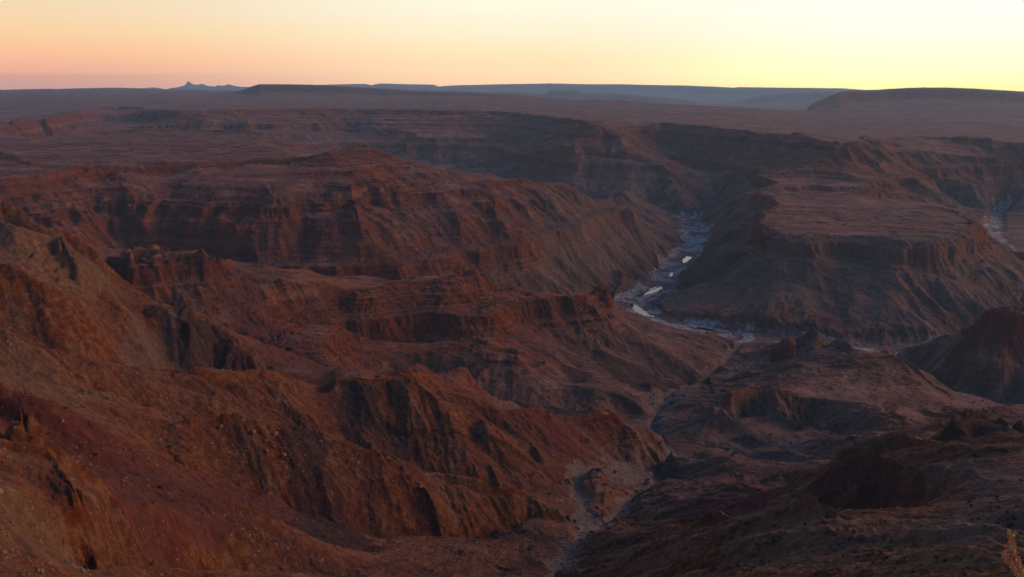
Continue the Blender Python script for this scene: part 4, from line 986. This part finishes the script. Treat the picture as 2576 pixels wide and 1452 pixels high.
# shrubs: stems and a loose crown of small leaves
def shrub_mesh(seed, c0, c1, dens=260):
    rj = random.Random(seed); V = []; Fc = []; mi = []
    lobes = [(rj.uniform(-0.5, 0.5), rj.uniform(-0.5, 0.5), rj.uniform(0.3, 0.75), rj.uniform(0.3, 0.5)) for _ in range(7)]
    for lx, ly, lz, lr in lobes:
        b0 = len(V); w = 0.03
        for (x, y, z, ww) in ((0, 0, -0.15, w), (lx * 0.5, ly * 0.5, lz * 0.6, w * 0.7), (lx, ly, lz, w * 0.3)):
            for k in range(4):
                a = k * math.pi / 2; V.append((x + ww * math.cos(a), y + ww * math.sin(a), z))
        for i in range(2):
            for k in range(4):
                a, b_ = b0 + i * 4 + k, b0 + i * 4 + (k + 1) % 4; Fc.append((a, b_, b_ + 4, a + 4)); mi.append(1)
    for _ in range(dens):
        lx, ly, lz, lr = rj.choice(lobes); d = Vector((rj.gauss(0, 1), rj.gauss(0, 1), rj.gauss(0, 1))).normalized() * lr * rj.uniform(0.5, 1.0)
        p = Vector((lx, ly, lz)) + d
        if p.z < 0.02: p.z = rj.uniform(0.02, 0.15)
        u = Vector((rj.gauss(0, 1), rj.gauss(0, 1), rj.gauss(0, 1))).normalized(); v = u.orthogonal().normalized(); s_ = rj.uniform(0.05, 0.10)
        b0 = len(V); V += [p - u * s_ * 1.6, p + v * s_, p + u * s_ * 1.6, p - v * s_]; Fc.append((b0, b0 + 1, b0 + 2, b0 + 3)); mi.append(0)
    me = bpy.data.meshes.new('shrub'); me.from_pydata([tuple(v) for v in V], [], Fc)
    m1 = rock_mat('shrub leaf', c0, c1, 3.0); m2 = rock_mat('shrub stem', (0.05, 0.035, 0.025, 1), (0.09, 0.06, 0.045, 1), 4.0)
    me.materials.append(m1); me.materials.append(m2); me.polygons.foreach_set('material_index', mi); me.update(); return me
S = {'dark': [shrub_mesh(k, (0.018, 0.022, 0.012, 1), (0.045, 0.05, 0.026, 1)) for k in range(3)], 'green': [shrub_mesh(k + 5, (0.04, 0.055, 0.014, 1), (0.10, 0.115, 0.03, 1)) for k in range(2)],
     'brown': [shrub_mesh(k + 8, (0.05, 0.03, 0.014, 1), (0.12, 0.075, 0.03, 1)) for k in range(2)]}
def shrubs(pix, kind, size, label, group=None):
    hs = first_hit(pix)
    for h in hs:
        if h is None: continue
        o = bpy.data.objects.new('shrub', rj.choice(S[kind])); C.objects.link(o)
        sz = size * h[3] / F * rj.uniform(0.75, 1.3)
        o.location = (h[0], h[1], h[2] - 0.05); o.scale = (sz, sz, sz * rj.uniform(0.7, 0.95)); o.rotation_euler = (0, 0, rj.uniform(0, 6.3))
        tag(o, label, 'shrub', group)
def spread(poly, n):
    out = []; xs = [p[0] for p in poly]; ys = [p[1] for p in poly]
    while len(out) < n:
        x, y = rj.uniform(min(xs), max(xs)), rj.uniform(min(ys), max(ys)); ins = False
        for a, b_ in zip(poly, poly[1:] + poly[:1]):
            if (a[1] > y) != (b_[1] > y) and x < (b_[0] - a[0]) * (y - a[1]) / (b_[1] - a[1]) + a[0]: ins = not ins
        if ins: out.append((x, y))
    return out
shrubs([(430, 1128)], 'green', 15, 'yellow green shrub growing on the steep dark face left of centre')
shrubs([(2563, 1420)], 'green', 11, 'round yellow green shrub beside the orange twig at lower right')
shrubs([(1873, 1106), (1831, 1134), (1846, 1150), (1938, 1098), (1850, 1110), (1990, 1120)], 'dark', 7.5, 'dark bush on the grey slope under the red cliff band', 'bushes under the red cliff band')
shrubs([(1784, 962), (1789, 980), (1818, 988), (1779, 968), (1793, 990)], 'dark', 10, 'dark bush clump beside the bend of the side stream', 'bushes at the stream bend')
shrubs([(1779, 841), (2030, 887), (2105, 880), (2140, 884)], 'dark', 5, 'tiny dark bush on the pale river bank', 'bushes on the river bank')
shrubs([(1245, 1344), (1200, 1356), (1332, 1386), (1160, 1394)], 'dark', 10, 'dark green bush at the foot of the orange spurs, bottom centre', 'bushes at the foot of the orange spurs')
shrubs([(1432, 1220), (1444, 1314), (1377, 1289), (1380, 1245), (1666, 1225), (1661, 1190), (1643, 1020), (1500, 1280), (1530, 1335), (1470, 1345), (1620, 1170), (1600, 1240), (1660, 1120), (1690, 1020), (1720, 1000)] + spread([(1480, 1190), (1700, 1190), (1640, 1245), (1560, 1300), (1540, 1260)], 10), 'dark', 6.5, 'dark low bush growing along the gravel stream bed', 'bushes along the stream bed')
shrubs([(1148, 926), (1367, 922), (1226, 927), (951, 950), (1340, 1202), (1233, 1227)], 'dark', 7, 'single dark bush on a steep slope of the middle spurs', 'bushes on the middle spurs')
shrubs([(80, 1112), (404, 1227), (165, 1035), (309, 1297), (120, 1105), (240, 1150)], 'dark', 8, 'dark low bush on the red scree slope at lower left', 'bushes on the lower left scree')
shrubs([(2448, 1148), (2520, 1137), (2436, 1142), (2212, 1130)], 'green', 10, 'grey green bush on top of the hill with the dark cliff', 'bushes on the cliff hill')
shrubs([(1859, 1324), (1875, 1321), (1851, 1332), (1833, 1346), (1869, 1336), (2002, 1292), (2107, 1294)], 'green', 9, 'olive bush on the crest of the pale lower right spur', 'bushes on the pale spur crest')
shrubs([(2506, 1255), (2513, 1280), (2551, 1316), (2536, 1317), (2538, 1325), (2434, 1269), (2075, 1418), (2567, 1345), (2545, 1350)] + spread([(2400, 1250), (2570, 1170), (2570, 1340), (2420, 1330)], 14), 'dark', 6.5, 'small dark bush on the grey stony slope right of the dark cliff', 'bushes right of the dark cliff')
shrubs(spread([(2230, 1350), (2420, 1340), (2500, 1380), (2490, 1452), (2150, 1452)], 16), 'dark', 6.5, 'small dark bush on the rubble slope left of the orange twig', 'bushes left of the twig')
shrubs(spread([(1760, 1452), (1860, 1345), (2050, 1305), (2140, 1400), (2120, 1452)], 16), 'dark', 6.5, 'small dark bush on the rounded pale spur at the bottom edge', 'dark bushes on the rounded pale spur')
shrubs(spread([(1760, 1360), (1860, 1335), (2050, 1300), (2200, 1345), (2500, 1400), (2500, 1452), (1760, 1452)], 34), 'brown', 7.5, 'dry brown tussock on the pale lower right spur', 'tussocks on the pale spur')
shrubs(spread([(2320, 940), (2560, 960), (2560, 1050), (2440, 1040)], 14), 'dark', 4.5, 'tiny dark bush on the grey hillside at the right edge', 'bushes on the grey hillside')

# twig right in front of the camera
def twig():
    rj = random.Random(5); t0 = 2.6; s1 = t0 / F
    bx, by = D(2600, 1560, t0)[:2]; zb = float(ground_at([bx], [by])[0])
    root = bpy.data.objects.new('leafy_twig', None); C.objects.link(root); root.location = (bx, by, zb)
    tag(root, 'orange and green leafy twig rising close to the lens in the bottom right corner', 'plant')
    def tube(pts, r0, r1, n=7):
        V = []; Fc = []
        for i, p in enumerate(pts):
            r = r0 + (r1 - r0) * i / (len(pts) - 1)
            for k in range(n):
                a = 2 * math.pi * k / n; V.append((p[0] + r * math.cos(a), p[1] + r * math.sin(a), p[2]))
        for i in range(len(pts) - 1):
            for k in range(n):
                a, b_ = i * n + k, i * n + (k + 1) % n; Fc.append((a, b_, b_ + n, a + n))
        Fc.append(tuple(range((len(pts) - 1) * n, len(pts) * n)))
        return V, Fc
    m_st = rock_mat('twig bark', (0.20, 0.09, 0.05, 1), (0.45, 0.24, 0.14, 1), 60)
    m_lf = rock_mat('rust leaf', (0.34, 0.09, 0.03, 1), (0.66, 0.27, 0.10, 1), 50, (0.80, 0.46, 0.18, 1)); m_gr = rock_mat('green leaf', (0.10, 0.16, 0.03, 1), (0.28, 0.36, 0.08, 1), 50)
    for st in ([(2600, 1560), (2590, 1480), (2570, 1440), (2556, 1410), (2549, 1380), (2545, 1362), (2540, 1347)], [(2590, 1520), (2562, 1452), (2545, 1425), (2535, 1408), (2527, 1396)]):
        pts = []
        for a, b_ in zip(st[:-1], st[1:]):
            for u in np.linspace(0, 1, 5, endpoint=False):
                q = D(a[0] + (b_[0] - a[0]) * u, a[1] + (b_[1] - a[1]) * u, t0); pts.append((q[0] - bx + rj.gauss(0, 0.0006), q[1] - by + rj.gauss(0, 0.002), q[2] - zb))
        if st[0][0] == 2600: pts[0] = (0, 0, -0.04)
        pts.append(tuple(Vector(D(st[-1][0], st[-1][1], t0)) - Vector((bx, by, zb))))
        V, Fc = tube(pts, 0.006, 0.0016)
        o = add_mesh('stem', V, Fc, [m_st], smooth=True); o.parent = root
        V = []; Fc = []; mi = []
        for p in pts[4:]:
            for _ in range(8):
                c = Vector(p) + Vector((rj.gauss(0, 0.003), rj.gauss(0, 0.004), rj.gauss(0, 0.006)))
                d = Vector((rj.gauss(0, 1), rj.gauss(0, 1), rj.uniform(0.2, 1.6))).normalized(); L = rj.uniform(0.007, 0.015); w = L * rj.uniform(0.28, 0.42)
                sd_ = d.cross(Vector((rj.gauss(0, 1), rj.gauss(0, 1), rj.gauss(0, 1)))).normalized(); nn = d.cross(sd_) * w * 0.3
                b0 = len(V); V += [c, c + d * L * 0.45 + sd_ * w, c + d * L, c + d * L * 0.45 - sd_ * w, c + d * L * 0.5 + nn]
                Fc += [(b0, b0 + 1, b0 + 4), (b0 + 1, b0 + 2, b0 + 4), (b0 + 2, b0 + 3, b0 + 4), (b0 + 3, b0, b0 + 4)]; g_ = 1 if rj.random() < 0.22 else 0; mi += [g_] * 4
        o = add_mesh('leaves', V, Fc, [m_lf, m_gr], mi); o.parent = root; o['kind'] = 'stuff'
twig()

# ------------------------------------------------------------------ haze
def haze():
    import bmesh
    bm = bmesh.new()
    x0, x1, y0, y1, z0, z1 = -36000, 36000, -300, HAZE_Y, -1100, HAZE_Z
    v = [bm.verts.new(p) for p in ((x0, y0, z0), (x1, y0, z0), (x1, y1, z0), (x0, y1, z0), (x0, y0, z1), (x1, y0, z1), (x1, y1, z1), (x0, y1, z1))]
    for f in ((0, 3, 2, 1), (4, 5, 6, 7), (0, 1, 5, 4), (1, 2, 6, 5), (2, 3, 7, 6), (3, 0, 4, 7)):
        bm.faces.new([v[i] for i in f])
    me = bpy.data.meshes.new('haze'); bm.to_mesh(me); bm.free()
    m = bpy.data.materials.new('haze'); m.use_nodes = True; t = NT(m.node_tree); t.n.clear()
    out = t.new('ShaderNodeOutputMaterial'); pv = t.new('ShaderNodeVolumePrincipled')
    pv.inputs['Color'].default_value = (0.46, 0.76, 1.0, 1); pv.inputs['Density'].default_value = HAZE; pv.inputs['Anisotropy'].default_value = 0.1
    t.l.new(pv.outputs[0], out.inputs['Volume'])
    me.materials.append(m)
    o = bpy.data.objects.new('haze', me); C.objects.link(o); o['kind'] = 'stuff'; o['label'] = 'thin blue dusk haze over the canyon and plain'
haze()
